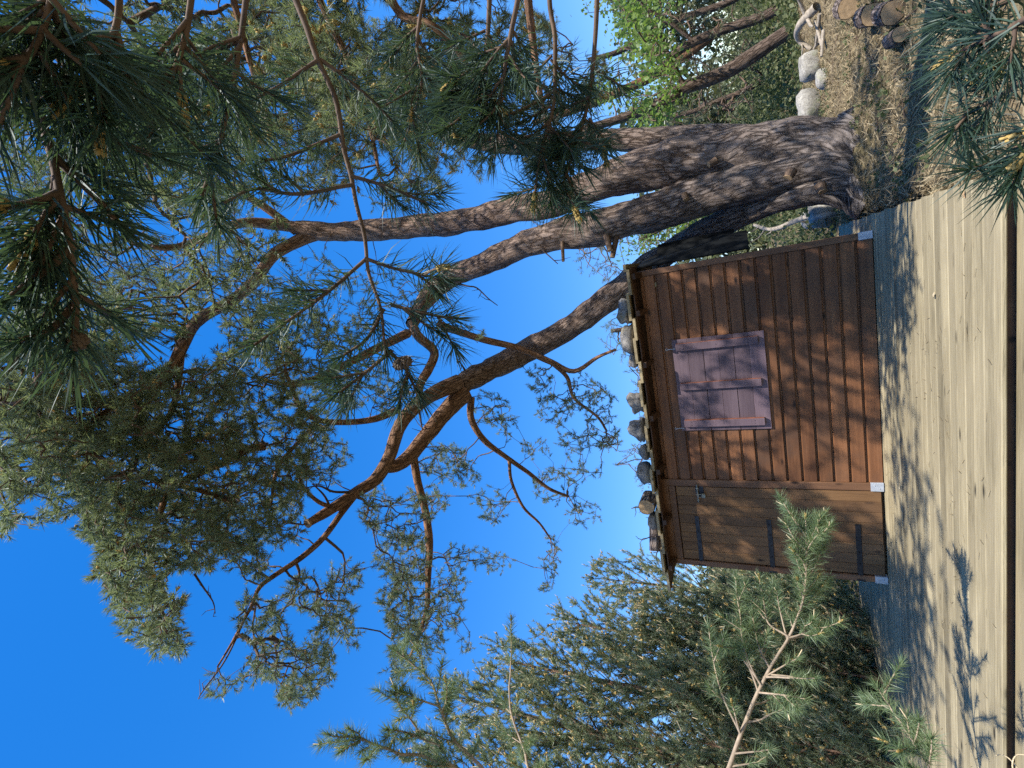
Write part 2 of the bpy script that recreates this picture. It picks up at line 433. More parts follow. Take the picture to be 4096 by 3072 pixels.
# rafter tails under the eave and top plate
for x in (.02, .55, 1.12, 1.70, 2.26, 2.78, 3.14):
    mb = MB(); prof = [(-.215, 1.905), (-.215, 1.955), (DEP+.14, 1.955+.118), (DEP+.14, 2.02), (-.028, 1.92)]
    prof = [(-.215, 1.925), (-.215, 1.962), (-.03, 1.978), (-.03, 1.90)]
    mb.prism(prof, 0, x, x+.055).build('rafter_tail', M['dark_wood'], HUT)
# door
door = MB().box(.060, .908, .004, .03, .03, 1.828).build('door', M['dark_wood'], HUT)
nd = 8; dw = (.906-.062)/nd
for k in range(nd):
    xa = .062 + k*dw
    o = MB().box(xa+.0012, xa+dw-.0012, -.012, .006, .022 + random.uniform(0, .006), 1.826, .003).build('plank', M['doorwood'], door); jitter_obj(o)
MB().box(.054, .913, -.020, .02, 1.834, 1.90, .003).build('lintel', M['trim'], HUT)
MB().box(.054, .913, -.012, .02, 1.902, 1.984, .003).build('head_board', M['trim'], HUT)
for z in (1.645, .958, .216):
    mb = MB().box(-.004, .575, -.020, -.0125, z-.022, z+.022, .002)
    for k in range(5):
        xx = .05 + k*.118; mb.cyl((xx, -.0195, z), (xx, -.0265, z), .0085, .006, 8)
    mb.cyl((.004, -.024, z-.034), (.004, -.024, z+.034), .011, None, 10)
    mb.build('hinge_strap', M['steel'], door)
# latch: back plate, barrel bolt, staple and padlock
MB().box(.80, .935, -.0205, -.0125, 1.545, 1.628, .002).build('latch_plate', M['steel'], door)
lb = MB().cyl((.745, -.034, 1.605), (.945, -.034, 1.605), .0095, None, 10)
for xx in (.77, .83, .90): lb.box(xx-.008, xx+.008, -.044, -.020, 1.592, 1.618, .002)
lb.build('barrel_bolt', M['brass'], door)
pl = MB().box(.795, .845, -.052, -.030, 1.525, 1.572, .006)
for s in (-1, 1): pl.cyl((.82+s*.015, -.041, 1.570), (.82+s*.015, -.041, 1.598), .0035, None, 8)
pl.cyl((.805, -.041, 1.598), (.835, -.041, 1.598), .0035, None, 8)
pl.build('padlock', M['brass'], door)
# shutter over the window
SX0, SX1, SZ0, SZ1, ST = 1.533, 2.483, .858, 1.692, .036
shut = MB().box(SX0+.01, SX1-.01, -.022, -.006, SZ0+.01, SZ1-.01).build('shutter', M['shutter'], HUT)
zs = [SZ0, SZ0+.272, SZ0+.545, SZ1]
for k in range(3):
    for half in range(2):
        za = zs[k] + (zs[k+1]-zs[k])*half*.5; zb = zs[k] + (zs[k+1]-zs[k])*(half+1)*.5
        g0 = .0028 if half == 0 else .0006; g1 = .0028 if half == 1 else .0006
        o = MB().box(SX0, SX1, -ST, -.022, za+g0, zb-g1, .0018).build('plank', M['shutter'], shut); jitter_obj(o, .0006)
for xa in (SX0+.045, 2.0-.035, SX1-.115):
    bt = MB().box(xa, xa+.072, -ST-.034, -ST-.0006, SZ0+.055, SZ1-.04, .003)
    o = bt.build('batten', M['shutter'], shut)
    e = MB().box(xa+.0722, xa+.0745, -ST-.030, -ST-.002, SZ0+.06, SZ1-.045)
    e.build('batten_edge', M['batten_edge'], o)
    for zz, dx in ((.14, .022), (.14, .05), (.42, .036), (.72, .022), (.72, .05)):
        MB().cyl((xa+dx, -ST-.0335, SZ0+zz), (xa+dx, -ST-.0362, SZ0+zz), .0045, .003, 6).build('screw', M['steel'], shut)
for xa in (SX0+.03, SX1-.09):
    hk = MB(); hk.cyl((xa, -ST-.004, SZ1-.03), (xa, -ST-.006, SZ1+.045), .003, None, 6)
    pts = [(xa+.012*math.cos(tt), -ST-.004, SZ1+.052+.010*math.sin(tt)) for tt in np.linspace(0, 5.2, 9)]
    for q0, q1 in zip(pts[:-1], pts[1:]): hk.cyl(q0, q1, .0028, None, 6)
    hk.build('hook', M['zinc'], shut)
# small pale patch in the siding
MB().box(3.03, 3.075, -.0055, .01, 1.775, 1.845, .001).build('patch', M['roofwood'], wall)
# black sheets leaning on the side wall
def quad_slab(name, P, nrm, th, mat, parent):
    P = [np.array(q, float) for q in P]; nv = np.array(nrm, float); nv /= np.linalg.norm(nv)
    v = [tuple(q) for q in P] + [tuple(q + nv*th) for q in P]
    k = len(P); f = [tuple(range(k))[::-1], tuple(range(k, 2*k))] + [(i, (i+1) % k, k+(i+1) % k, k+i) for i in range(k)]
    me = bpy.data.meshes.new(name); me.from_pydata(v, [], f); me.update(); return link(name, me, mat, parent)
bp = quad_slab('black_panel', [(3.235, .12, .93), (3.415, .55, .95), (3.40, .62, 1.62), (3.30, .60, 2.02), (3.235, .12, 1.975)], (.9, -.35, 0), .012, M['black'], None)
tag(bp, 'black sheet panel leaning against the right side of the hut', 'panel')
bp2 = quad_slab('black_panel', [(3.25, .70, 1.07), (3.47, .95, 1.09), (3.46, .98, 1.9), (3.25, .73, 1.9)], (.9, -.35, 0), .012, M['black'], None)
tag(bp2, 'narrow dark sheet showing just behind the larger black panel', 'panel')
# roof: boards run down the slope, every second one on top of its neighbours
SL = math.tan(math.radians(4.0)); EY, EZ = -.245, 1.968
roof = MB().prism([(EY+.05, EZ+.05*SL-.012), (DEP+.16, EZ+(DEP+.16-EY)*SL-.012), (DEP+.16, EZ+(DEP+.16-EY)*SL-.002), (EY+.05, EZ+.05*SL-.002)], 0, -.2, 3.26).build('roof', M['dark_wood'], HUT)
x = -.235; k = 0
while x < 3.25:
    wd = random.uniform(.20, .25); e = random.uniform(-.018, .012)
    z0 = EZ + (.028 if k % 2 else 0.0) + random.uniform(-.003, .003)
    prof = [(EY+e, z0), (DEP+.18, z0+(DEP+.18-EY)*SL), (DEP+.18, z0+(DEP+.18-EY)*SL+.027), (EY+e, z0+.027)]
    xe = min(x+wd, 3.275)
    o = MB().prism(prof, 0, x - (.02 if k % 2 else -.002), xe + (.02 if k % 2 else -.002)).build('roof_board', M['roofwood'], roof)
    o.rotation_euler = (0, random.uniform(-.012, .012)*0, 0)
    x += wd; k += 1

# ------------------------------------------------------------------ stones
def stone_mesh(name, sx, sy, sz, seed, rough=.22, cubic=.35, flat=.85):
    nu, nv = 14, 9; V = []
    for j in range(nv+1):
        th = math.pi*j/nv
        for i in range(nu):
            ph = 2*math.pi*i/nu; V.append((math.sin(th)*math.cos(ph), math.sin(th)*math.sin(ph), math.cos(th)))
    V = np.array(V); mx = np.abs(V).max(1, keepdims=True); V = V*(1-cubic) + V/mx*cubic*.85
    V = V*(1 + rough*fbm(V*1.3 + seed*3.7, 3, seed)[:,None])
    V[:,2] = np.maximum(V[:,2], -flat*.75)
    V = V*np.array([sx, sy, sz])*.5
    F = []
    for j in range(nv):
        for i in range(nu): F.append((j*nu+i, (j+1)*nu+i, (j+1)*nu+(i+1) % nu, j*nu+(i+1) % nu))
    me = np_mesh(name, V, np.array(F), True); return me, -V[:,2].min()
def place_stone(name, x, y, z, sx, sy, sz, seed, label, group, mat='stone', rz=0.0, tilt=0.0, **kw):
    me, lo = stone_mesh(name, sx, sy, sz, seed, **kw)
    o = link(name, me, M[mat], None, (x, y, z+lo-.004)); o.rotation_euler = (random.uniform(-tilt, tilt), random.uniform(-tilt, tilt), rz); tag(o, label, 'stone', group); return o
def roof_z(y, up=True): return EZ + (y-EY)*SL + .055
RS = [(1240, .24, .17, 'rough grey stone on the roof corner beside the leaning pine stem', 3),
      (1343, .34, .155, 'long whitish stone second from the roof corner by the pine stem', 4),
      (1432, .19, .10, 'small low stone between the long whitish stone and a big grey one on the roof', 5),
      (1608, .27, .18, 'big speckled grey stone on the roof above the middle of the shutter', 6),
      (1723, .28, .18, 'angular grey stone on the roof above the left end of the shutter', 8),
      (1807, .17, .11, 'small flat stone on the roof just right of the door post', 9),
      (1895, .25, .175, 'pointed blue grey stone on the roof near the middle door post', 10),
      (2078, .18, .11, 'dark rounded stone next to the log round on the roof', 12)]
for (py, sx, sz, lab, sd_) in RS:
    P = ony(2590/K, py/K, -.12)
    place_stone('roof_stone', P[0], -.12, roof_z(-.12), sx, .19, sz, sd_, lab, 'stones along the hut roof', rz=random.uniform(-.6, .6), cubic=random.uniform(.2, .75), rough=random.uniform(.3, .5), tilt=.25)
def log_round(x, y, z, r, L, dirv, label, group=None, name='log_round'):
    root = empty(name, (x, y, z)); tag(root, label, 'log', group); d = Vector(dirv).normalized()
    mb = MB(); a = d.orthogonal().normalized(); b2 = d.cross(a); k = 18; ring = [1 + .05*math.sin(3*t+x) + .03*math.sin(7*t) for t in np.linspace(0, 2*math.pi, k, False)]
    for tt in (-.5, .5):
        for i in range(k):
            th = 2*math.pi*i/k; mb.v.append(tuple(d*(tt*L) + (a*math.cos(th)+b2*math.sin(th))*r*ring[i]))
    mb.f += [(i, (i+1) % k, k+(i+1) % k, k+i) for i in range(k)]
    me = mb.mesh('bark'); 
    uvl = me.uv_layers.new(name='UVMap')
    for lp in me.loops:
        vi = lp.vertex_index; uvl.data[lp.index].uv = ((vi % k)/k*6.28*r, (vi//k)*L)
    add_attr(me, 'age', np.full(2*k, .15)); link('bark', me, M['bark'], root)
    for s in (-1, 1):
        mb = MB()
        mb.v = [tuple(d*(s*(.5*L+.003)) + (a*math.cos(2*math.pi*i/k)+b2*math.sin(2*math.pi*i/k))*r*.94*ring[i]) for i in range(k)]
        mb.v += [tuple(Vector(v) - d*(s*.006)) for v in mb.v]
        mb.f = [tuple(range(k)), tuple(range(k, 2*k))] + [(i, (i+1) % k, k+(i+1) % k, k+i) for i in range(k)]
        mb.build('cut_face', M['endgrain'], root)
    return root
P = ony(2605/K, 2013/K, -.12); log_round(P[0], -.10, roof_z(-.10)+.085, .088, .22, (.05, 1, .02), 'short sawn log round lying on the roof above the door')
P = ony(2640/K, 2163/K, -.12); log_round(P[0], -.08, roof_z(-.08)+.062, .065, .26, (.9, .5, 0), 'pale peeled log piece lying at the left end of the roof')

# ------------------------------------------------------------------ tubes
def frames(P):
    T = np.gradient(P, axis=0); T /= np.linalg.norm(T, axis=1, keepdims=True) + 1e-12
    Nn = np.zeros_like(P); ref = np.array([0.31, .17, .93]) if abs(T[0] @ np.array([0,0,1.])) < .9 else np.array([1., 0, 0])
    v = np.cross(T[0], ref); v /= np.linalg.norm(v); Nn[0] = v
    for i in range(1, len(P)):
        v = Nn[i-1] - T[i]*(Nn[i-1] @ T[i]); Nn[i] = v/np.linalg.norm(v)
    return T, Nn, np.cross(T, Nn)
def smooth_path(P, n):
    """Catmull-Rom through control rows (any number of columns)"""
    P = np.asarray(P, float); Q = np.vstack([2*P[0]-P[1], P, 2*P[-1]-P[-2]]); out = []
    for i in range(len(P)-1):
        p0, p1, p2, p3 = Q[i:i+4]
        for t in np.linspace(0, 1, n, False):
            out.append(.5*((2*p1)+(-p0+p2)*t+(2*p0-5*p1+4*p2-p3)*t*t+(-p0+3*p1-3*p2+p3)*t**3))
    out.append(P[-1]); return np.array(out)
def tube_arrays(P, R, k, rough=0.0, seed=0, cap=True):
    T, A, B = frames(P); n = len(P); th = np.linspace(0, 2*np.pi, k, False)
    ring = (np.cos(th)[None,:,None]*A[:,None,:] + np.sin(th)[None,:,None]*B[:,None,:])
    rad = np.asarray(R)[:,None]*np.ones((1, k))
    if rough:
        X = P[:,None,:] + ring*rad[...,None]
        rad = rad*(1 + rough*fbm(X*np.array([5.,5.,2.2]), 3, seed)) 
        rad = rad + rough*.06*np.abs(fbm(np.stack([np.cos(th)[None,:]*6+0*rad, np.sin(th)[None,:]*6+0*rad, (np.arange(n)*.35)[:,None]+0*rad], -1), 2, seed+4))*np.minimum(rad/.15, 1)
    V = (P[:,None,:] + ring*rad[...,None]).reshape(-1, 3)
    i = np.arange(n-1)[:,None]*k; j = np.arange(k)[None,:]; j2 = (j+1) % k
    F = np.stack([i+j, i+j2, i+k+j2, i+k+j], -1).reshape(-1, 4)
    s = np.concatenate([[0], np.cumsum(np.linalg.norm(np.diff(P, axis=0), axis=1))])
    U = np.stack([th[None,:]*np.asarray(R)[:,None]*np.ones((n, k)), np.broadcast_to(s[:,None], (n, k))], -1).reshape(-1, 2)
    return V, F, U
def tube_obj(name, P, R, k, mat, parent, rough=0.0, seed=0, age=None, cap_mat=None):
    V, F, U = tube_arrays(P, R, k, rough, seed)
    me = np_mesh(name, V, F, True)
    uv = me.uv_layers.new(name='UVMap'); L = U[F.ravel()].copy().reshape(-1, 4, 2)
    lastcol = (np.arange(len(F)) % k) == k-1; Rr = np.asarray(R)[F[:,0]//k]; Rr2 = np.asarray(R)[F[:,2]//k]
    L[lastcol,1,0] = 2*np.pi*Rr[lastcol]; L[lastcol,2,0] = 2*np.pi*Rr2[lastcol]
    uv.data.foreach_set('uv', L.ravel().astype(np.float32))
    if age is None: age = np.zeros(len(P))
    add_attr(me, 'age', np.repeat(np.asarray(age, float), k))
    return link(name, me, mat, parent)
def edge_tubes(A, B, RA, RB, k=4):
    """many separate frusta; returns V,F"""
    A = np.asarray(A); B = np.asarray(B); D = B-A; L = np.linalg.norm(D, axis=1, keepdims=True)+1e-9; D = D/L
    ref = np.where(np.abs(D[:,2:3]) < .9, np.array([[0,0,1.]]), np.array([[1.,0,0]]))
    X = np.cross(D, ref); X /= np.linalg.norm(X, axis=1, keepdims=True); Y = np.cross(D, X)
    th = np.linspace(0, 2*np.pi, k, False); c = np.cos(th)[None,:,None]; s = np.sin(th)[None,:,None]
    R = X[:,None,:]*c + Y[:,None,:]*s
    V = np.concatenate([A[:,None,:]+R*np.asarray(RA)[:,None,None], B[:,None,:]+R*np.asarray(RB)[:,None,None]], 1)  # (n,2k,3)
    base = (np.arange(len(A))*2*k)[:,None]; j = np.arange(k)[None,:]; j2 = (j+1) % k
    F = np.stack([base+j, base+j2, base+k+j2, base+k+j], -1).reshape(-1, 4)
    return V.reshape(-1, 3), F

# ------------------------------------------------------------------ needles, leaves, cones as big meshes
def unit(v): return v/(np.linalg.norm(v, axis=-1, keepdims=True)+1e-9)
def needles(base, axis, L, n, nl, wd, rng, ang=(65, 25), curve=0.0, jit=.25, up=0.0, seg=1):
    """shoots: base (T,3), axis (T,3) unit, L (T,) length; n needles a shoot. returns V,F(tri),tint"""
    Tn = len(base); t = rng.random((Tn, n))
    ref = unit(rng.normal(size=(Tn, 3))); X = unit(np.cross(axis, ref)); Y = np.cross(axis, X)
    ph = rng.random((Tn, n))*2*np.pi + t*11.0
    rad = X[:,None,:]*np.cos(ph)[...,None] + Y[:,None,:]*np.sin(ph)[...,None]
    an = np.radians(ang[0] + (ang[1]-ang[0])*t + rng.normal(size=t.shape)*9)
    d = axis[:,None,:]*np.cos(an)[...,None] + rad*np.sin(an)[...,None] + rng.normal(size=(Tn, n, 3))*jit*.35
    d[...,2] += up; d = unit(d)
    b = base[:,None,:] + axis[:,None,:]*(t*L[:,None])[...,None]
    ln = nl*(.75 + .45*rng.random((Tn, n)))*np.where(t > .9, .8, 1.0)
    side = unit(np.cross(d, unit(rng.normal(size=(Tn, n, 3)))))*(wd*.5)
    tint = np.clip(.5 + .22*rng.normal(size=(Tn, 1)) + .15*rng.normal(size=(Tn, n)), 0, 1)
    if seg == 1:
        V = np.stack([b-side, b+side, b+d*ln[...,None]], 2).reshape(-1, 3)
        F = np.arange(Tn*n*3).reshape(-1, 3); return V, F, np.repeat(tint.ravel(), 3)
    bend = unit(axis[:,None,:] + 0*d)*curve
    mid = b + d*(ln*.5)[...,None]; d2 = unit(d + bend); tip = mid + d2*(ln*.5)[...,None]
    V = np.stack([b-side, b+side, mid-side*.95, mid+side*.95, tip], 2).reshape(-1, 5, 3)
    o = (np.arange(len(V))*5)[:,None]
    F = np.concatenate([o+np.array([[0,1,3]]), o+np.array([[0,3,2]]), o+np.array([[2,3,4]])], 0)
    return V.reshape(-1, 3), F, np.repeat(tint.ravel(), 5)
def mesh_obj(name, parts, mat, parent, kind='stuff'):
    Vs, Fs, Ts = [], [], []; o = 0
    for (V, F, T) in parts:
        Vs.append(V); Fs.append(F+o); Ts.append(T); o += len(V)
    me = np_mesh(name, np.concatenate(Vs), np.concatenate(Fs)); add_attr(me, 'tint', np.concatenate(Ts))
    ob = link(name, me, mat, parent)
    if kind: tag(ob, kind=kind)
    return ob
ICO_V = unit(np.array([(0,0,1.),(.9,0,.45),(.28,.85,.45),(-.72,.53,.45),(-.72,-.53,.45),(.28,-.85,.45),(.72,.53,-.45),(-.28,.85,-.45),(-.9,0,-.45),(-.28,-.85,-.45),(.72,-.53,-.45),(0,0,-1.)]))
ICO_F = np.array([(0,1,2),(0,2,3),(0,3,4),(0,4,5),(0,5,1),(1,6,2),(2,7,3),(3,8,4),(4,9,5),(5,10,1),(6,7,2),(7,8,3),(8,9,4),(9,10,5),(10,6,1),(11,7,6),(11,8,7),(11,9,8),(11,10,9),(11,6,10)])
OCT_V = np.array([(0,0,1.),(1,0,0),(0,1.,0),(-1.,0,0),(0,-1.,0),(0,0,-1.)]); OCT_F = np.array([(0,1,2),(0,2,3),(0,3,4),(0,4,1),(5,2,1),(5,3,2),(5,4,3),(5,1,4)])
def blobs(C, axis, ra, rl, rng):
    """ellipsoid beads: centre C, long axis, radii"""
    n_ = len(C); X = unit(np.cross(axis, unit(rng.normal(size=(n_, 3))))); Y = np.cross(axis, X)
    BV, BF = (ICO_V, ICO_F) if n_ < 3000 else (OCT_V, OCT_F); kv = len(BV)
    Vv = BV[None]*(1+.18*rng.normal(size=(n_, kv, 1)))
    V = C[:,None,:] + X[:,None,:]*Vv[...,0:1]*ra[:,None,None] + Y[:,None,:]*Vv[...,1:2]*ra[:,None,None] + axis[:,None,:]*Vv[...,2:3]*rl[:,None,None]
    F = (np.arange(n_)*kv)[:,None,None] + BF[None]
    return V.reshape(-1, 3), F.reshape(-1, 3), np.repeat(rng.random(n_), kv)
def pollen(base, axis, rng, n=14, L=.045, r=.006):
    """a cluster of beads round the shoot base, like pine pollen cones"""
    t = rng.random((len(base), n)); ref = unit(rng.normal(size=(len(base), 3))); X = unit(np.cross(axis, ref)); Y = np.cross(axis, X)
    ph = rng.random((len(base), n))*6.28
    C = base[:,None,:] + axis[:,None,:]*(t*L)[...,None] + (X[:,None,:]*np.cos(ph)[...,None] + Y[:,None,:]*np.sin(ph)[...,None])*r*1.1
    C = C.reshape(-1, 3); ax = np.repeat(axis, n, 0)
    return blobs(C, ax, np.full(len(C), r)*(.8+.4*rng.random(len(C))), np.full(len(C), r*1.5), rng)
def leaves(C, size, rng, flat=.4):
    n_ = len(C); nrm = unit(rng.normal(size=(n_, 3)) + np.array([0,0,flat])); a = unit(np.cross(nrm, unit(rng.normal(size=(n_, 3))))); b = np.cross(nrm, a)
    s = size*(.6+.8*rng.random((n_, 1)))
    V = np.stack([C - a*s*.5, C + b*s*.32 - nrm*s*.06, C + a*s*.5, C - b*s*.32 - nrm*s*.06], 1).reshape(-1, 3)
    o = (np.arange(n_)*4)[:,None]; F = np.concatenate([o+np.array([[0,1,2]]), o+np.array([[0,2,3]])], 0)
    return V, F, np.repeat(rng.random(n_), 4)

def grow(S, P, bf=.35, up=0.03, seed=0):
    """greedy wiring: joins every point of P to the skeleton samples S (or to an earlier point). returns nodes, parent"""
    ns = len(S); nodes = np.concatenate([S, P]); N_ = len(nodes); par = np.full(N_, -1)
    plen = np.zeros(N_)
    best = np.full(len(P), np.inf); bp_ = np.zeros(len(P), int)
    for s0 in range(0, ns, 400):
        D = np.linalg.norm(P[:,None,:]-S[None,s0:s0+400,:], axis=2); j = D.argmin(1); d = D[np.arange(len(P)), j]
        u = d < best; best[u] = d[u]; bp_[u] = j[u]+s0
    base = best.copy(); done = np.zeros(len(P), bool)
    cost = best.copy()
    for _ in range(len(P)):
        c = np.where(done, np.inf, cost); i = int(c.argmin()); done[i] = True
        par[ns+i] = bp_[i]; plen[ns+i] = plen[bp_[i]] + np.linalg.norm(P[i]-nodes[bp_[i]])
        d = np.linalg.norm(P-P[i], axis=1); cc = d + bf*plen[ns+i]
        u = (~done) & (cc < cost); cost[u] = cc[u]; bp_[u] = ns+i
    return nodes, par
def wire(S, P, r0, rng, rmax=.03, bf=.35, wig=.12):
    """branch network; returns tube arrays plus shoot bases and axes for needles"""
    nodes, par = grow(S, P, bf); ns = len(S); N_ = len(nodes)
    cnt = np.ones(N_); 
    # leaves first: order by path depth
    depth = np.zeros(N_, int)
    order = []
    for i in range(ns, N_):
        k = i; c = 0
        while k >= ns and c < 4000: k = par[k]; c += 1
        depth[i] = c
    for i in sorted(range(ns, N_), key=lambda q: -depth[q]):
        if par[i] >= ns: cnt[par[i]] += cnt[i]
    r = np.minimum(r0*cnt**.42, rmax)
    ch = np.arange(ns, N_); A = nodes[par[ch]]; B = nodes[ch]; D = B-A; L = np.linalg.norm(D, axis=1, keepdims=True)
    off = rng.normal(size=A.shape)*L*wig; M1 = A + D*.36 + off; M2 = A + D*.7 + off*.7 + rng.normal(size=A.shape)*L*wig*.5
    rc = r[ch]; rp = np.where(par[ch] >= ns, np.minimum(r[par[ch]], rc*1.5), rc*1.35)
    V = []; 
    AA = np.concatenate([A, M1, M2]); BB = np.concatenate([M1, M2, B])
    RA = np.concatenate([rp, (rp*2+rc)/3, (rp+rc*2)/3]); RB = np.concatenate([(rp*2+rc)/3, (rp+rc*2)/3, rc*.8])
    Vt, Ft = edge_tubes(AA, BB, RA, RB, 4)
    thin = cnt[ch] <= 6
    return Vt, Ft, B, unit(B-M2), L[:,0], cnt[ch], (A, M1, M2)

def blob_points(B, rng, dens, dist_fn, thick=.12):
    """B rows: a,b (picture place), ra, rb, weight -> scattered world points with depth spread"""
    out = []
    for (a, b, ra, rb, wgt) in B:
        nn = max(2, int(dens*ra*rb*wgt))
        q = rng.normal(size=(nn, 2)); rr = np.sqrt(rng.random(nn)); th = rng.random(nn)*6.283
        aa = a + ra*rr*np.cos(th); bb = b + rb*rr*np.sin(th)
        for x, y in zip(aa, bb):
            d = dist_fn(x, y)*(1 + thick*np.clip(rng.normal(), -2, 2)); out.append(at(x, y, d))
    return np.array(out)
def path3(pts, dist_fn=None):
    """rows (a,b,d) or (a,b) with a distance rule -> world rows"""
    return np.array([at(p[0], p[1], p[2] if len(p) > 2 else dist_fn(p[0], p[1])) for p in pts])
def samples(P, step=.12):
    out = []
    for a, b in zip(P[:-1], P[1:]):
        k = max(1, int(np.linalg.norm(b-a)/step)); out += [a+(b-a)*t for t in np.linspace(0, 1, k, False)]
    return np.array(out + [P[-1]])

# ------------------------------------------------------------------ main pine
def d_y(a, b, y): return np.linalg.norm(ony(a, b, y) - CAM)
def d_z(a, b, z): return np.linalg.norm(onz(a, b, z) - CAM)
def crown_d(a, b):
    r = ray(a, b); dy = (1.4 - CAM[1])/max(r[1], .02); q_ = min(1, max(0, (760-b)/260.)); dz = (4.85 + 3.6*q_*q_*(3-2*q_) - CAM[2])/max(r[2], .02)
    return 1.0/((1.0/dy**6 + 1.0/dz**6)**(1/6.))
def depth_of(P): return (P - CAM) @ FWD
def limb(name, rows, parent, yk=None, k=14, rough=.10, seed=1, age=(0, 0), mat='bark', n=6, dist=None, sc=1.0):
    """rows: a, b, width in picture units (, y plane or None)"""
    P = []; R = []
    for q in rows:
        a, b, wd = q[:3]
        if len(q) > 3:
            w_ = min(1, max(0, (a-950)/300.)); w_ = w_*w_*(3-2*w_); p = ony(a, b, q[3]); p = at(a, b, w_*np.linalg.norm(p-CAM) + (1-w_)*crown_d(a, b))
        elif dist is not None: p = at(a, b, dist(a, b))
        else: p = at(a, b, crown_d(a, b))
        P.append(p); R.append(wd*.5*depth_of(p)/(FPX/K)*sc)
    PR = smooth_path(np.column_stack([P, R]), n); P = PR[:,:3]; R = np.maximum(PR[:,3], .002)
    ag = np.linspace(age[0], age[1], len(P))
    return tube_obj(name, P, R, k, M[mat], parent, rough, seed, ag), P, R
pine = empty('pine_tree', (0, 0, 0)); tag(pine, 'large old pine with several leaning stems rising beside and over the hut', 'tree')
SK = []
_, P, R = limb('trunk', [(1890,312,150,1.0),(1850,310,126,1.03),(1800,306,112,1.05),(1740,306,106,1.06),(1680,312,104,1.08),(1600,324,104,1.1),(1540,338,104,1.1),(1480,348,98,1.1),(1418,360,92,1.1),(1330,385,78,1.05),(1286,402,70,1.0),(1200,437,58,.95),(1110,455,53,.9),(1027,473,50,.85),(940,485,46,.8),(850,495,43,.7),(760,500,40,.6),(690,499,36,.5),(640,492,30,.4)], pine, k=30, rough=.2, seed=3, age=(0, .55)); SK.append(P[66:])
_, P, R = limb('limb', [(1690,318,95,1.12),(1640,310,72,1.25),(1560,300,60,1.4),(1480,298,52,1.5),(1415,302,48,1.5),(1330,301,45,1.5),(1230,306,42,1.45),(1130,312,38,1.4),(1040,306,34,1.35),(970,290,28,1.3),(900,262,24,1.25),(820,240,20,1.2)], pine, k=18, rough=.14, seed=5, age=(0, .6)); SK.append(P[40:])
_, P, R = limb('limb', [(1885,365,120,.98),(1840,362,100,.98),(1780,364,90,.96),(1700,378,86,.95),(1593,400,84,.95),(1506,425,82,.95),(1418,455,77,.95),(1330,482,75,.95),(1287,492,72,.95),(1200,508,62,.95),(1110,540,52,.95),(1040,570,47,.95),(990,590,44,.95),(950,615,40,.95),(915,655,34,.9),(890,700,28,.8)], pine, k=24, rough=.2, seed=7, age=(0, .5)); SK.append(P[60:]); C_END = P[-1]
_, P, R = limb('limb', [(1880,415,110,.92),(1835,405,84,.93),(1780,405,72,.94),(1700,424,66,1.0),(1623,452,58,1.1),(1535,494,54,1.3),(1480,526,51,1.5),(1430,556,50,1.62),(1380,592,50,1.68),(1300,655,52,1.7),(1220,712,50,1.7),(1130,762,48,1.7),(1050,803,46,1.68),(990,832,43,1.65)], pine, k=22, rough=.18, seed=9, age=(0, .45)); SK.append(P[50:])
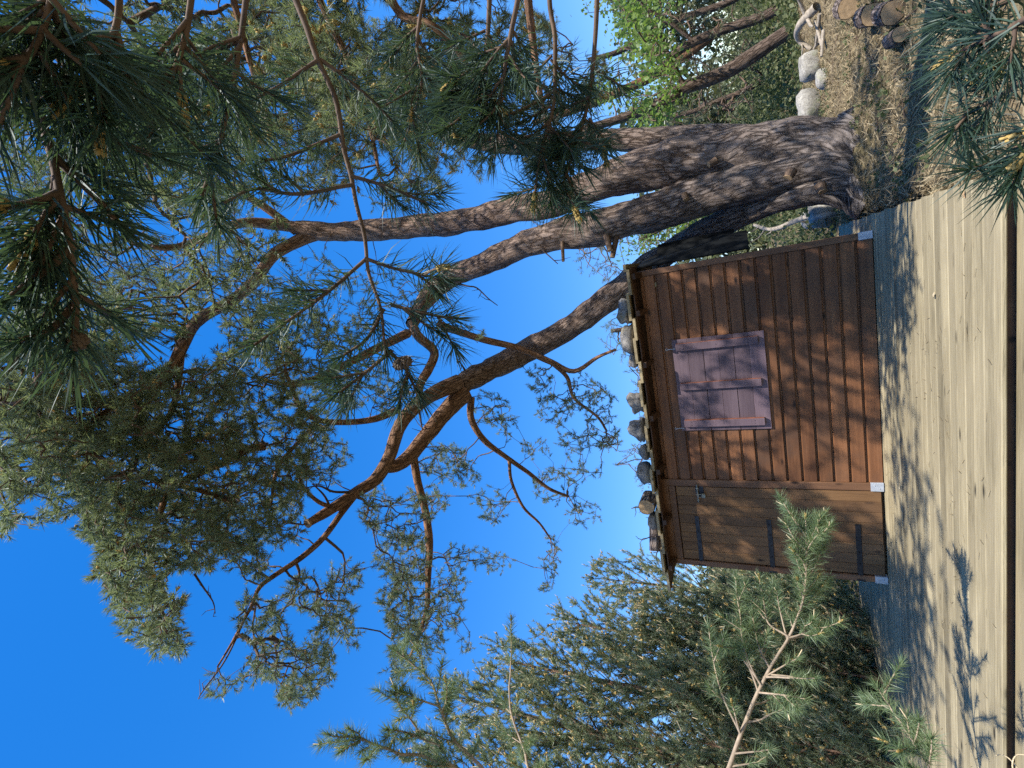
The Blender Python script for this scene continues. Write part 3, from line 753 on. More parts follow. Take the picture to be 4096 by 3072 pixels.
# roots flaring out at the base
for i, (a, b, aa, bb) in enumerate([(1830,268,1872,215),(1850,310,1900,275),(1850,400,1895,455)]):
    p0 = ony(a, b, .92 - .03*i); p1 = onz(aa, bb, -.10); mid = (p0+p1)/2 + np.array([0, 0, -.06])
    PR = smooth_path(np.column_stack([[p0, mid, p1], [.13, .075, .02]]), 6)
    tube_obj('root', PR[:,:3], PR[:,3], 12, M['bark'], pine, .05, 40+i)
LIMBS = [
 ([(700,500,30),(650,518,27),(590,552,25),(550,608,24),(500,650,24),(430,690,25),(395,745,25),(365,805,25),(310,850,24),(230,872,22),(130,868,20),(50,882,17),(-30,905,14)], (.75,1)),
 ([(690,497,26),(600,486,24),(520,482,20),(440,515,17),(370,535,13),(300,530,9)], (.7,1)),
 ([(275,862,14),(215,900,13),(165,950,11),(100,1005,9),(0,1060,7)], (1,1)),
 ([(392,760,14),(385,830,13),(365,900,11),(310,955,8),(245,1010,6)], (.9,1)),
 ([(990,826,36),(940,848,34),(895,880,31),(862,925,29),(842,985,28),(812,1035,28),(768,1064,25),(715,1100,22),(664,1131,18)], (.6,.9)),
 ([(1003,848,40),(960,892,36),(925,936,33),(885,985,31),(852,1008,26),(832,1010,20)], (.75,.9)),
 ([(765,1072,15),(740,1105,14),(700,1160,13),(650,1205,12),(590,1245,10),(560,1270,9),(540,1315,7),(500,1390,5),(470,1440,4)], (.8,1)),
 ([(893,985,18),(902,1040,17),(918,1100,17),(927,1170,17),(925,1240,14),(922,1310,11),(905,1370,8),(885,1420,5)], (1,1)),
 ([(1018,858,17),(1018,905,15),(1045,950,13),(1090,985,11),(1140,1020,9),(1185,1055,8),(1228,1072,5)], (.9,1)),
 ([(1100,995,8),(1105,1040,7),(1130,1095,6),(1165,1130,5),(1190,1165,4)], (1,1)),
 ([(945,700,17),(990,716,16),(1050,735,15),(1120,752,14),(1190,782,13),(1240,802,10),(1290,772,8),(1330,755,6)], (.9,1)),
 ([(1190,782,10),(1225,815,9),(1240,860,7),(1290,900,6),(1310,930,5)], (1,1)),
 ([(890,700,22),(905,728,20),(938,760,19),(925,800,19),(908,830,17),(905,880,14)], (.8,1)),
 ([(860,885,16),(810,905,15),(756,912,14),(690,908,12),(650,880,10),(615,800,8)], (1,1)),
 ([(690,908,10),(640,960,9),(600,1010,8),(585,1090,6)], (1,1)),
 ([(570,965,17),(530,972,16),(480,1000,15),(420,1028,14),(371,1052,14),(345,1110,13),(328,1175,12),(325,1240,10),(338,1300,8),(375,1360,5)], (1,1)),
 ([(500,1085,12),(440,1062,11),(371,1045,10),(290,1027,8),(220,1020,6)], (1,1)),
 ([(740,1102,10),(690,1085,9),(655,1050,7),(640,1010,5)], (1,1)),
 ([(880,720,20),(800,760,18),(720,800,15),(640,830,12),(560,820,9)], (.8,1)),
 ([(640,500,20),(560,440,16),(480,400,13),(380,360,10),(260,340,7)], (.8,1)),
]
for i, (rows, ag) in enumerate(LIMBS):
    _, P, R = limb('limb', rows, pine, k=9, rough=.08, seed=60+i, age=ag, n=5); SK.append(P)
# the sawn end of the pale limb and cut stubs on the trunk
def stub(a, b, y, da, db, L, r, parent, dy=-.05):
    p = ony(a, b, y); q = ony(a+da, b+db, y); d = unit(q-p); d[1] += dy/.12; d = unit(d); e = p + d*L
    mb = MB(); mb.cyl(p - d*.05, e, r*1.2, r*.95, 12, False); o = mb.build('stub', M['twig'], parent)
    mb = MB(); mb.cyl(e-d*.004, e+d*.004, r*.94, r*.94, 12); mb.build('cut_face', M['endgrain'], o)
for (a, b, y, da, db, L, r) in [(1537,352,.77,-6,4,.03,.034),(1705,378,.60,-3,6,.03,.045),(1775,408,.66,2,6,.03,.042),(1480,428,.72,3,6,.02,.034),(1310,508,.78,8,22,.20,.034),(1330,520,.82,-2,22,.20,.030),(1215,531,.82,4,20,.2,.02)]:
    stub(a, b, y, da, db, L, r, pine)
_pe = at(664, 1131, crown_d(664, 1131)); _pf = at(672, 1126, crown_d(672, 1126)); _dd = unit(_pe-_pf)
MB().cyl(_pe-_dd*.01, _pe+_dd*.006, .046, .046, 14).build('cut_face', M['endgrain'], pine)
# dead snags
def dd(a, b): return crown_d(a, b) if a < 1080 else d_y(a, b, .9)
def snag(pts, r, parent, mat='darktwig', seed=0, twigs=4):
    P = path3([(q[0], q[1], dd(q[0], q[1])) for q in pts]); PR = smooth_path(np.column_stack([P, np.linspace(r, r*.35, len(P))]), 5)
    Vs, Fs = [], []; V, F, U = tube_arrays(PR[:,:3], PR[:,3], 6); Vs.append(V); Fs.append(F); o = len(V); rg = np.random.default_rng(seed)
    for _ in range(twigs):
        i = rg.integers(len(PR)//3, len(PR)); L = rg.uniform(.06, .2); d = unit(rg.normal(size=3))
        Q = np.array([PR[i,:3], PR[i,:3]+d*L*.5+rg.normal(size=3)*.01, PR[i,:3]+d*L+rg.normal(size=3)*.03])
        V, F, U = tube_arrays(Q, np.array([r*.4, r*.3, r*.15]), 5); Vs.append(V); Fs.append(F+o); o += len(V)
    return link('dead_twig', np_mesh('dead_twig', np.concatenate(Vs), np.concatenate(Fs), True), M[mat], parent)
for i, pts in enumerate([[(988,612,7.0),(1010,618,7.0),(1030,622,7.0),(1055,645,7.0),(1075,660,7.0)], [(760,1063,9.6),(720,1062,9.6),(690,1050,9.6),(655,1055,9.6)], [(715,1100,9.7),(700,1070,9.7),(675,1045,9.7)],
    [(1005,800,8.2),(995,785,8.2),(985,775,8.2)], [(420,1240,8.4),(440,1270,8.4),(460,1300,8.4),(465,1325,8.4)], [(540,1312,8.9),(490,1420,8.8),(440,1490,8.7),(428,1510,8.7)],
    [(905,880,8.0),(910,915,8.0),(914,935,8.0)], [(1135,518,6.6),(1165,535,6.6),(1205,570,6.6)]]):
    snag(pts, .016 if i not in (4, 5) else .009, pine, 'twig' if i == 5 else 'darktwig', 70+i)
CROWN = [
 (60,950,90,120,1.1),(30,800,60,100,1),(150,1080,50,40,.35),(100,1110,25,20,.4),(20,1110,25,35,.6),
 (200,850,130,120,1),(250,1000,120,110,1.2),(270,1130,90,80,1.2),(290,1230,80,60,1.1),(330,1330,70,55,1),(360,1390,45,25,.8),(270,1290,25,40,.8),
 (420,1150,80,80,1.1),(400,900,120,120,1.1),(450,1030,100,100,1.1),(520,1130,70,70,1.1),(540,1220,50,40,.8),(600,1120,60,60,1),
 (600,960,110,100,1),(560,800,100,80,.9),(680,860,80,70,.8),(620,1030,60,50,.9),(700,980,60,60,.5),
 (560,1340,50,60,0.85),(600,1420,60,50,1.02),(640,1490,40,40,1.36),(690,1430,40,50,1.02),(720,1330,45,50,1.19),(660,1280,50,40,1.02),(740,1250,40,40,0.85),(500,1470,40,15,0.51),(470,1490,20,20,0.42),(760,1370,20,25,0.68),
 (870,1200,60,60,1.53),(880,1300,60,70,1.70),(900,1390,60,45,1.53),(860,1450,30,40,0.85),(960,1320,40,60,1.02),(980,1260,40,40,0.85),(1000,1200,60,25,0.77),(1070,1215,40,20,0.85),(1010,1390,20,20,0.68),(820,1100,40,50,1.02),(900,1100,50,40,0.85),
 (960,1000,60,40,0.94),(1000,1010,40,50,0.77),(1060,1090,40,40,0.85),(930,1080,40,30,0.85),(1150,970,40,25,0.59),(1200,1050,50,40,0.85),(1260,1110,40,25,0.85),(1190,1200,20,50,1.02),(1180,1260,20,20,0.85),(1270,1020,30,20,0.68),
 (1060,880,40,40,0.94),(1100,920,30,30,0.59),(1160,820,35,30,0.94),(1200,880,40,40,1.10),(1260,850,40,40,0.94),(1300,930,40,40,1.02),(1240,960,35,30,0.77),(1300,860,30,30,0.85),(1330,950,25,25,0.85),(1020,720,25,20,0.51),
 (450,560,80,50,.8),(400,620,60,60,.8),(350,540,40,40,.6),(560,650,80,60,.8),(300,650,90,80,.8),(480,480,70,60,.7),(150,700,120,110,.9),(250,560,110,90,.8),
 (640,720,90,80,.9),(740,700,70,60,.7),(760,820,70,60,.8),(850,850,60,50,.6),(560,700,80,60,.8),(900,640,50,40,.5),(820,620,60,50,.5),(680,600,70,50,.6),(520,580,60,60,.7),
 (600,120,110,110,.7),(700,300,100,90,.7),(820,150,110,110,.7),(930,330,80,70,.6),(1000,150,80,80,.6),(850,420,70,40,.5),(1100,200,70,80,.5),(1180,100,60,70,.5),
 (100,450,120,110,.8),(100,300,120,120,.8),(100,120,110,120,.8),(300,330,120,120,.8),(300,120,120,110,.8),(480,330,100,80,.6),(-60,600,60,200,.6),(-60,250,60,200,.6),
]
rng = np.random.default_rng(21)
PTS = blob_points(CROWN, rng, .026, crown_d, .10)
S = np.concatenate([samples(q, .15) for q in SK])
Vt, Ft, B, ax, L, cnt, mids = wire(S, PTS, .0022, rng, .022, .25, .10)
br = link('branches', np_mesh('branches', Vt, Ft, False), M['twig'], pine); tag(br, kind='stuff')
def shoots_from(B, ax, L, cnt, mids, rng, lean=.25, extra=True, every=9):
    sel = cnt <= every; b = B[sel]; a = unit(ax[sel] + lean*rng.normal(size=(sel.sum(), 3)) + np.array([0,0,.25]))
    if extra:
        b2 = mids[2][sel]; a2 = unit(ax[sel] + .8*rng.normal(size=(sel.sum(), 3)) + np.array([0,0,.2]))
        b = np.concatenate([b, b2]); a = np.concatenate([a, a2])
    return b, a
b, a = shoots_from(B, ax, L, cnt, mids, rng)
parts = [needles(b - a*.02, a, np.full(len(b), .085), 34, .052, .0056, rng, (75, 20))]
print('crown tris', len(b)*40)
mesh_obj('needles', parts, M['needle'], pine)
sel = rng.random(len(b)) < .12
mesh_obj('pollen_cones', [pollen(b[sel]+a[sel]*.05, a[sel], rng, 3, .022, .0065)], M['pollen'], pine)
print('main shoots', len(b))

# ------------------------------------------------------------------ boughs made of strokes (near trees)
def bough_set(parent, strokes, needle_mat, rng, nl=.062, wd=.0021, step=.012, per=5, bark='twig', seg=2, poll=0.25, ang=(62, 38), candle=0.0):
    """strokes: (rows(a,b,d), r0, r1, t0) -> branch tubes, needles along the part after t0"""
    tv, tf = [], []; o = 0; base = []; axis = []; tips = []
    for (rows, r0, r1, t0) in strokes:
        P = path3(rows); PR = smooth_path(np.column_stack([P, np.linspace(r0, r1, len(P))]), 8)
        PR[:,:3] += (fbm(PR[:,:3]*9, 2, 3)[:,None])*.006*rng.normal(size=3)
        V, F, U = tube_arrays(PR[:,:3], PR[:,3], 7); tv.append(V); tf.append(F+o); o += len(V)
        s = np.concatenate([[0], np.cumsum(np.linalg.norm(np.diff(PR[:,:3], axis=0), axis=1))]); T, _, _ = frames(PR[:,:3])
        if t0 < 1:
            q = np.arange(s[-1]*t0, s[-1], step)
            base.append(np.stack([np.interp(q, s, PR[:,i]) for i in range(3)], -1)); axis.append(unit(np.stack([np.interp(q, s, T[:,i]) for i in range(3)], -1)))
            tips.append((PR[-1,:3], T[-1]))
    br = link('branches', np_mesh('branches', np.concatenate(tv), np.concatenate(tf), True), M[bark], parent); tag(br, kind='stuff')
    base = np.concatenate(base); axis = np.concatenate(axis)
    parts = [needles(base, axis, np.full(len(base), step), per, nl, wd, rng, (ang[0], ang[0]-10), .35, .3, 0., seg)]
    tb = np.array([t[0] for t in tips]); ta = unit(np.array([t[1] for t in tips]))
    parts.append(needles(tb-ta*.02, ta, np.full(len(tb), .03), 26, nl*.9, wd, rng, (ang[1], 12), .2, .3, 0., seg))
    nd = mesh_obj('needles', parts, M[needle_mat], parent)
    if poll > 0:
        sel = rng.random(len(tb)) < poll
        if sel.any(): mesh_obj('pollen_cones', [pollen(tb[sel]-ta[sel]*.012, ta[sel], rng, 40, .034, .0026)], M['pollen'], parent)
    if candle > 0:
        sel = rng.random(len(tb)) < candle; mbv, mbf = edge_tubes(tb[sel], tb[sel]+unit(ta[sel]+np.array([0,0,.5]))*rng.uniform(.02, .055, (sel.sum(), 1)), np.full(sel.sum(), .0035), np.full(sel.sum(), .002), 5)
        o2 = link('shoot_candles', np_mesh('shoot_candles', mbv, mbf), M['candle'], parent); tag(o2, kind='stuff')
    return base, axis
def side_strokes(rows, n_, rng, ln=(45, 110), r=.0022, d_j=.03, t=(0.25, 1.0), fan=75, t0=.15):
    """side shoots leaving a stroke in the picture plane and in depth"""
    out = []; R_ = smooth_path(np.array(rows, float), 8)
    for _ in range(n_):
        i = int((t[0] + (t[1]-t[0])*rng.random())*(len(R_)-2)); p = R_[i]; d = R_[i+1]-R_[i]; an = math.atan2(d[1], d[0]) + math.radians(rng.uniform(20, fan))*rng.choice([-1, 1])
        L = rng.uniform(*ln); dz = rng.normal()*d_j*p[2]
        out.append(([tuple(p), (p[0]+math.cos(an)*L*.5, p[1]+math.sin(an)*L*.5, p[2]+dz*.5), (p[0]+math.cos(an)*L+rng.normal()*5, p[1]+math.sin(an)*L+rng.normal()*5, p[2]+dz)], r*1.3, r*.8, t0))
    return out
# near pine on the right: its trunk stands outside the picture, its boughs hang into it
NPX, NPY = 6.15, -3.75
near = empty('overhanging_pine', (0, 0, 0)); tag(near, 'close dark pine boughs hanging in from the right and overhead, trunk out of view', 'tree')
TP = np.array([[NPX, NPY, -.3, .30], [NPX+.02, NPY, 1.0, .24], [NPX-.05, NPY+.05, 3.0, .2], [NPX, NPY+.1, 5.5, .15], [NPX, NPY, 7.5, .09]])
PR = smooth_path(TP, 8); tube_obj('trunk', PR[:,:3], PR[:,3], 18, M['bark'], near, .12, 90, np.linspace(0, .6, len(PR)))
def to_trunk(p, name='limb', r=.02, drop=.3):
    z = min(max(p[2] - drop, .6), 7.0); q = np.array([NPX, NPY, z]); mid = (p+q)/2 + np.array([0, 0, .12])
    PR = smooth_path(np.column_stack([[q, mid, p], [r*2.4, r*1.5, r]]), 8); tube_obj(name, PR[:,:3], PR[:,3], 8, M['twig'], near, .05, 5)
    return PR[:,:3]
rng = np.random.default_rng(33)
MAIN = [
 [(-70,40,.64),(0,120,.62),(70,215,.59),(110,330,.57),(130,420,.55),(150,520,.54),(163,640,.53),(160,740,.52)],
 [(110,-70,.52),(105,20,.52),(70,110,.51),(20,170,.5)],
 [(260,-60,.56),(245,60,.56),(200,150,.55),(150,210,.54)],
 [(420,-60,.72),(400,80,.70),(360,200,.68),(320,300,.66)],
 [(620,-70,1.06),(650,20,1.03),(690,130,1.0),(735,290,.97),(765,400,.95),(790,560,.92),(830,660,.9),(845,760,.88)],
 [(540,-60,.8),(520,80,.8),(500,200,.78),(470,330,.76),(440,420,.75)],
 [(1198,-60,1.02),(1192,60,1.0),(1190,200,.97),(1185,280,.95),(1170,340,.93),(1160,430,.92)],
 [(1060,-60,.97),(1050,100,.95),(1030,180,.93),(1000,270,.92)],
 [(1120,-60,.9),(1100,100,.9),(1080,240,.9),(1060,330,.9)],
 [(1290,-60,1.02),(1285,100,1.0),(1270,230,.97),(1240,330,.95),(1205,420,.94)],
 [(2290,0,.74),(2170,60,.82),(2090,105,.86),(2050,130,.88)],
 [(2300,110,.74),(2190,180,.82),(2120,225,.86),(2075,255,.88)],
 [(2310,240,.72),(2220,310,.8),(2150,365,.84)],
 [(2260,-40,.8),(2150,5,.86),(2060,25,.9)],
 [(930,-60,1.25),(900,90,1.22),(905,200,1.2),(870,310,1.18)],
]
ST = []
for rows in MAIN: ST.append((rows, (.0055 if len(rows) > 6 else .0042)*min(1, rows[0][2]*1.1), .0022, .80 if len(rows) > 6 else .35))
ADD = [
 [(70,215,.59),(150,255,.58),(240,300,.57),(330,335,.56)],[(130,420,.55),(60,450,.54),(-20,470,.53)],[(110,330,.57),(200,420,.56),(250,475,.55)],[(150,520,.54),(80,580,.53),(20,640,.52)],[(163,640,.53),(110,700,.52),(40,730,.51)],
 [(765,400,.95),(640,418,.93),(550,408,.92),(480,440,.9)],[(790,560,.92),(720,622,.9),(640,680,.88),(545,748,.86)],[(835,665,.9),(900,672,.89),(975,690,.88)],[(845,760,.88),(790,805,.87),(730,850,.86)],[(845,760,.88),(875,790,.87),(905,850,.86)],
 [(790,560,.92),(860,582,.91),(955,600,.9)],[(760,380,.95),(840,405,.94),(925,440,.93)],[(830,660,.9),(790,730,.9),(740,770,.9)],
 [(1190,200,.97),(1120,240,.95),(1060,260,.93)],[(1185,280,.95),(1240,300,.93),(1290,330,.92)],[(735,290,.97),(640,330,.95),(560,350,.93)],[(690,130,1.0),(600,180,.98),(520,230,.96)],[(690,130,1.0),(780,190,1.0),(850,260,1.0)],
]
for rows in ADD: ST.append((rows, .0034, .0022, .12))
for rows in MAIN[:4]: ST += side_strokes(rows, 11, rng, (80, 180), .002)
for rows in MAIN[6:10]: ST += side_strokes(rows, 12, rng, (50, 110), .0019)
for rows in MAIN[10:14]: ST += side_strokes(rows, 5, rng, (35, 80), .0019)
for rows in (MAIN[5], MAIN[14]): ST += side_strokes(rows, 11, rng, (60, 120), .002)
for rows in ADD[5:12]: ST += side_strokes(rows, 2, rng, (40, 80), .002, .03, (.3, .9), 50)
for rows in MAIN:
    to_trunk(path3([rows[0]])[0], r=.0036*rows[0][2]+.001)
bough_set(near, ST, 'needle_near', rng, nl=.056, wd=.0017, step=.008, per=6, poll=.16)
# middle boughs of the same tree, sunlit, two to four metres away
MIDB = [(700,90,110,110,1),(820,170,110,100,1),(930,90,100,90,1),(880,260,110,80,1),(760,270,100,80,.9),(980,230,80,80,1),(1000,120,80,90,.9),(640,220,100,90,.9),(600,60,100,90,.9),(900,380,90,40,.8),(1020,330,60,50,.7),(1130,80,70,80,.7),(1150,230,70,70,.8),(1200,330,60,60,.8),(1250,160,60,80,.6),(1230,420,40,30,.6),(500,150,100,110,.8),(700,380,80,50,.6),(760,-40,160,40,1),(980,-40,160,40,1),(540,300,80,60,.6)]
def mid_d(a, b): return 4.1 + .5*max(0, (a-900)/300.) + .6*vnoise(np.array([a*.006, b*.006, 3.3]), 8) + .9*max(0, (700-a)/400.)
PTS = blob_points(MIDB, rng, .0125, mid_d, .11)
sk = []
for rows in ([(620,-160,3.8),(700,20,3.7),(760,150,3.6),(800,280,3.5),(820,380,3.4)], [(804,-100,3.4),(864,29,3.4),(929,52,3.3),(981,104,3.3),(1040,190,3.2),(1060,280,3.1)], [(1130,-100,3.2),(1150,80,3.2),(1170,220,3.1),(1200,350,3.0)], [(480,-100,4.2),(520,60,4.1),(560,200,4.0),(600,320,3.9)]):
    P = path3(rows); PR = smooth_path(np.column_stack([P, np.linspace(.024, .010, len(P))]), 8); tube_obj('limb', PR[:,:3], PR[:,3], 8, M['bark'], near, .06, 12, np.full(len(PR), .9))
    sk.append(PR[:,:3]); sk.append(to_trunk(P[0], r=.018)[8:])
Vt, Ft, B, ax, L, cnt, mids = wire(np.concatenate([samples(q, .1) for q in sk]), PTS, .0022, rng, .012, .3, .10)
br = link('branches', np_mesh('branches', Vt, Ft, False), M['twig'], near); tag(br, kind='stuff')
b, a = shoots_from(B, ax, L, cnt, mids, rng, .3, True, 6)
mesh_obj('needles', [needles(b-a*.05, a, np.full(len(b), .12), 50, .062, .0040, rng, (70, 25))], M['needle'], near)
sel = rng.random(len(b)) < .3
mesh_obj('pollen_cones', [pollen(b[sel]+a[sel]*.03, a[sel], rng, 12, .045, .007)], M['pollen'], near)
print('mid shoots', len(b))
# crown clumps added, mostly above the picture, to dapple hut, pine, deck and ground
def clumps(c, rad, nc_, per_, r_): 
    cc = unit(rng.normal(size=(nc_, 3)))*(rng.random((nc_, 1))**.45)*np.array(rad) + np.array(c)
    return np.repeat(cc, per_, 0) + rng.normal(size=(nc_*per_, 3))*r_*np.array([1, 1, .6])
Q = np.concatenate([clumps((6.15, -1.95, 5.3), (1.55, 1.4, 1.5), 46, 11, .22), clumps((4.45, -4.85, 5.6), (.9, .75, .5), 13, 11, .17), clumps((7.0, -3.3, 4.5), (1.0, .8, .9), 18, 11, .2), clumps((4.45, -2.75, 4.6), (1.15, .9, .8), 15, 11, .17)])
tr = smooth_path(TP, 8)[14:,:3]
Vt, Ft, B, ax, L, cnt, mids = wire(samples(tr, .15), Q, .004, rng, .03, .3, .10)
br = link('branches', np_mesh('branches', Vt, Ft, False), M['twig'], near); tag(br, kind='stuff')
b, a = shoots_from(B, ax, L, cnt, mids, rng, .3, True, 8)
mesh_obj('needles', [needles(b-a*.03, a, np.full(len(b), .14), 40, .075, .010, rng, (75, 25))], M['needle'], near)
# cones
def cone(a, b, d, r, L, label, cat='cone'):
    P = at(a, b, d); rg = np.random.default_rng(int(a)); ax0 = unit(np.array([.2, .1, -1.0])); X = unit(np.cross(ax0, [1., 0, 0])); Y = np.cross(ax0, X)
    C = []; A_ = []; 
    for i in range(60):
        t = i/59.; ph = i*2.4; rr = r*math.sin(math.pi*(.12+.83*t))**.8; dr = X*math.cos(ph)+Y*math.sin(ph); C.append(P + ax0*L*t + dr*rr*.8); A_.append(unit(dr + ax0*.3))
    V, F, T = blobs(np.array(C), np.array(A_), np.full(60, r*.34), np.full(60, r*.42), rg)
    o = link('pine_cone', np_mesh('pine_cone', V, F, True), M['cone'], near); return o
cone(157, 745, .52, .0062, .016, ''); cone(855, 790, .86, .010, .03, '')

# ------------------------------------------------------------------ left near pine (trunk left of the picture) with its boughs
rng = np.random.default_rng(51)
LX, LY = -.75, -4.6
lp = empty('young_pine'); tag(lp, 'young pine at the left edge whose pale bough reaches across in front of the door', 'tree')
PR = smooth_path(np.array([[LX, LY, -.4, .09], [LX+.03, LY, 1.0, .075], [LX, LY+.05, 2.4, .055], [LX+.05, LY, 4.2, .02]]), 8); tube_obj('trunk', PR[:,:3], PR[:,3], 14, M['bark'], lp, .08, 93, np.full(len(PR), .4))
def to_left(p, r=.012, rise=-.35):
    q = np.array([LX, LY, max(.3, min(3.9, p[2]+rise))]); mid = (p+q)/2 + np.array([0, 0, -.04]); PRl = smooth_path(np.column_stack([[q, mid, p], [r*1.5, r*1.2, r]]), 8)
    tube_obj('limb', PRl[:,:3], PRl[:,3], 8, M['twig_pale'], lp, .04, 5)
LM = [
 [(979,1700,2.9),(979,1657,2.85),(891,1630,2.8),(812,1610,2.75),(765,1598,2.75),(742,1583,2.75)],
 [(1090,1720,2.9),(1037,1654,2.85),(976,1592,2.85),(950,1528,2.8),(929,1469,2.8),(891,1434,2.8),(853,1405,2.8)],
 [(1150,1720,3.4),(1134,1627,3.4),(1108,1554,3.4),(1099,1481,3.4),(1104,1407,3.4),(1106,1340,3.4)],
 [(1560,1700,3.0),(1600,1587,3.0),(1637,1495,3.0),(1663,1444,3.0),(1704,1378,3.0),(1736,1289,2.95),(1742,1200,2.9),(1740,1120,2.9)],
 [(2030,1730,2.6),(2010,1670,2.65),(1970,1600,2.7),(1930,1540,2.75),(1893,1483,2.8)],
]
ST = [(LM[0], .009, .003, .2), (LM[1], .009, .003, .25), (LM[2], .008, .003, .72), (LM[3], .0105, .0028, .6), (LM[4], .006, .003, .3)]
for rows, n_ in ((LM[0], 9), (LM[1], 11), (LM[4], 12)): ST += side_strokes(rows, n_, rng, (30, 80), .0028, .03, (.15, .95), 60)
ST += side_strokes(LM[2], 7, rng, (20, 70), .0026, .03, (.05, .55), 60, .3)
ST += side_strokes(LM[3], 26, rng, (40, 95), .0028, .03, (.62, .98), 45, .1)
ST += side_strokes(LM[3], 12, rng, (50, 120), .0035, .04, (.05, .6), 70, .55)
for rows in ([(1704,1378,3.0),(1660,1345,3.0),(1650,1300,3.0),(1640,1250,3.0)], [(1704,1378,3.0),(1730,1370,3.0),(1765,1350,3.0)], [(1637,1495,3.0),(1610,1420,3.0),(1600,1340,3.0),(1590,1250,3.0)], [(1663,1444,3.0),(1640,1400,3.0),(1625,1330,3.0)], [(1637,1495,3.0),(1680,1500,2.95),(1740,1510,2.9)], [(1600,1587,3.0),(1560,1500,3.0),(1540,1420,3.0),(1530,1350,3.05)], [(952,1613,2.85),(882,1583,2.85),(835,1577,2.8)], [(911,1592,2.85),(891,1560,2.85),(859,1516,2.8),(853,1487,2.8)], [(947,1525,2.8),(891,1507,2.8),(873,1498,2.8)]):
    ST.append((rows, .005, .0026, .35)); ST += side_strokes(rows, 4, rng, (25, 60), .0024, .03, (.3, .95), 55)
for rows in LM: to_left(path3([rows[0]])[0], r=.008 if rows is not LM[3] else .011)
bough_set(lp, ST, 'needle_fresh', rng, nl=.058, wd=.0030, step=.009, per=9, bark='twig_pale', seg=1, poll=.3, candle=.5)

# ------------------------------------------------------------------ young pines: trunk, whorls of upswept branches clothed in needles
def young_pine(base, height, rng, label, spread=.42, wh=.34, nl=.06, wd=.0042, dens=1.0, mat='needle_young', per=44, lean=(0, 0), z0=.03, group=None, poll=.2, candle=.4, name='young_pine'):
    root = empty(name, tuple(base)); tag(root, label, 'tree', group)
    top = np.array([lean[0], lean[1], height]); n_ = 9
    TP_ = np.array([top*t + np.array([.05*math.sin(5*t+base[0]), .05*math.cos(4*t), 0])*t*(1-t) for t in np.linspace(0, 1, n_)])
    rad = np.linspace(.018*height+.005, .005, n_); PR = smooth_path(np.column_stack([TP_, rad]), 4)
    tube_obj('trunk', PR[:,:3], PR[:,3], 9, M['bark'], root, .06, 3, np.full(len(PR), .7))
    A, Bv, RA, RB = [], [], [], []; sb, sa = [], []
    z = height*z0
    while z < height-.08:
        t = z/height; p0 = np.array([np.interp(t, np.linspace(0, 1, len(PR)), PR[:,i]) for i in range(3)])
        env = spread*height*(1-t)**.65*(.6+.4*min(1, t/.25)) + .14
        ph0 = rng.random()*6.28; nb = rng.integers(5, 8)
        for k in range(nb):
            ph = ph0 + k*6.283/nb + rng.normal()*.2; Lb = env*rng.uniform(.7, 1.1); el = math.radians(rng.uniform(18, 42) + 22*t)
            d = np.array([math.cos(ph)*math.cos(el), math.sin(ph)*math.cos(el), math.sin(el)]); ns = max(2, int(Lb/.16)); q = p0.copy(); r_ = .004+.006*Lb
            for s_ in range(ns):
                d = unit(d + np.array([0, 0, .10]) + rng.normal(size=3)*.07); q2 = q + d*Lb/ns
                A.append(q); Bv.append(q2); RA.append(r_*(1-s_/ns*.75)); RB.append(r_*(1-(s_+1)/ns*.75))
                if s_ >= ns*.2:
                    sb.append(q); sa.append(d)
                    for _ in range(3 if s_ < ns-1 else 5):
                        if rng.random() < .85*dens:
                            dd_ = unit(d + rng.normal(size=3)*.55 + np.array([0, 0, .35])); e = q2 + dd_*rng.uniform(.07, .2)
                            A.append(q2); Bv.append(e); RA.append(.0035); RB.append(.002); sb.append(q2); sa.append(dd_)
                            if rng.random() < .5: sb.append(e-dd_*.02); sa.append(unit(dd_+rng.normal(size=3)*.3))
                q = q2
        z += wh*rng.uniform(.75, 1.2)
    sb.append(top-np.array([0, 0, .12])); sa.append(np.array([0, 0, 1.]))
    A = np.array(A); Bv = np.array(Bv); V, F = edge_tubes(A, Bv, np.array(RA), np.array(RB), 4); br = link('branches', np_mesh('branches', V, F), M['twig'], root); tag(br, kind='stuff')
    sb = np.array(sb); sa = unit(np.array(sa))
    mesh_obj('needles', [needles(sb, sa, np.full(len(sb), .13), per, nl, wd, rng, (62, 28))], M[mat], root)
    if poll:
        s1 = rng.random(len(sb)) < poll; mesh_obj('pollen_cones', [pollen(sb[s1]+sa[s1]*.12, sa[s1], rng, 3, .03, .010)], M['pollen'], root)
    if candle:
        s1 = rng.random(len(sb)) < candle; c0 = sb[s1]+sa[s1]*.12; V, F = edge_tubes(c0, c0+unit(sa[s1]+np.array([0,0,.8]))*rng.uniform(.03, .09, (s1.sum(), 1)), np.full(s1.sum(), .006), np.full(s1.sum(), .003), 4)
        o = link('shoot_candles', np_mesh('shoot_candles', V, F), M['candle'], root); tag(o, kind='stuff')
    return len(sb)
rng = np.random.default_rng(71); tot = 0
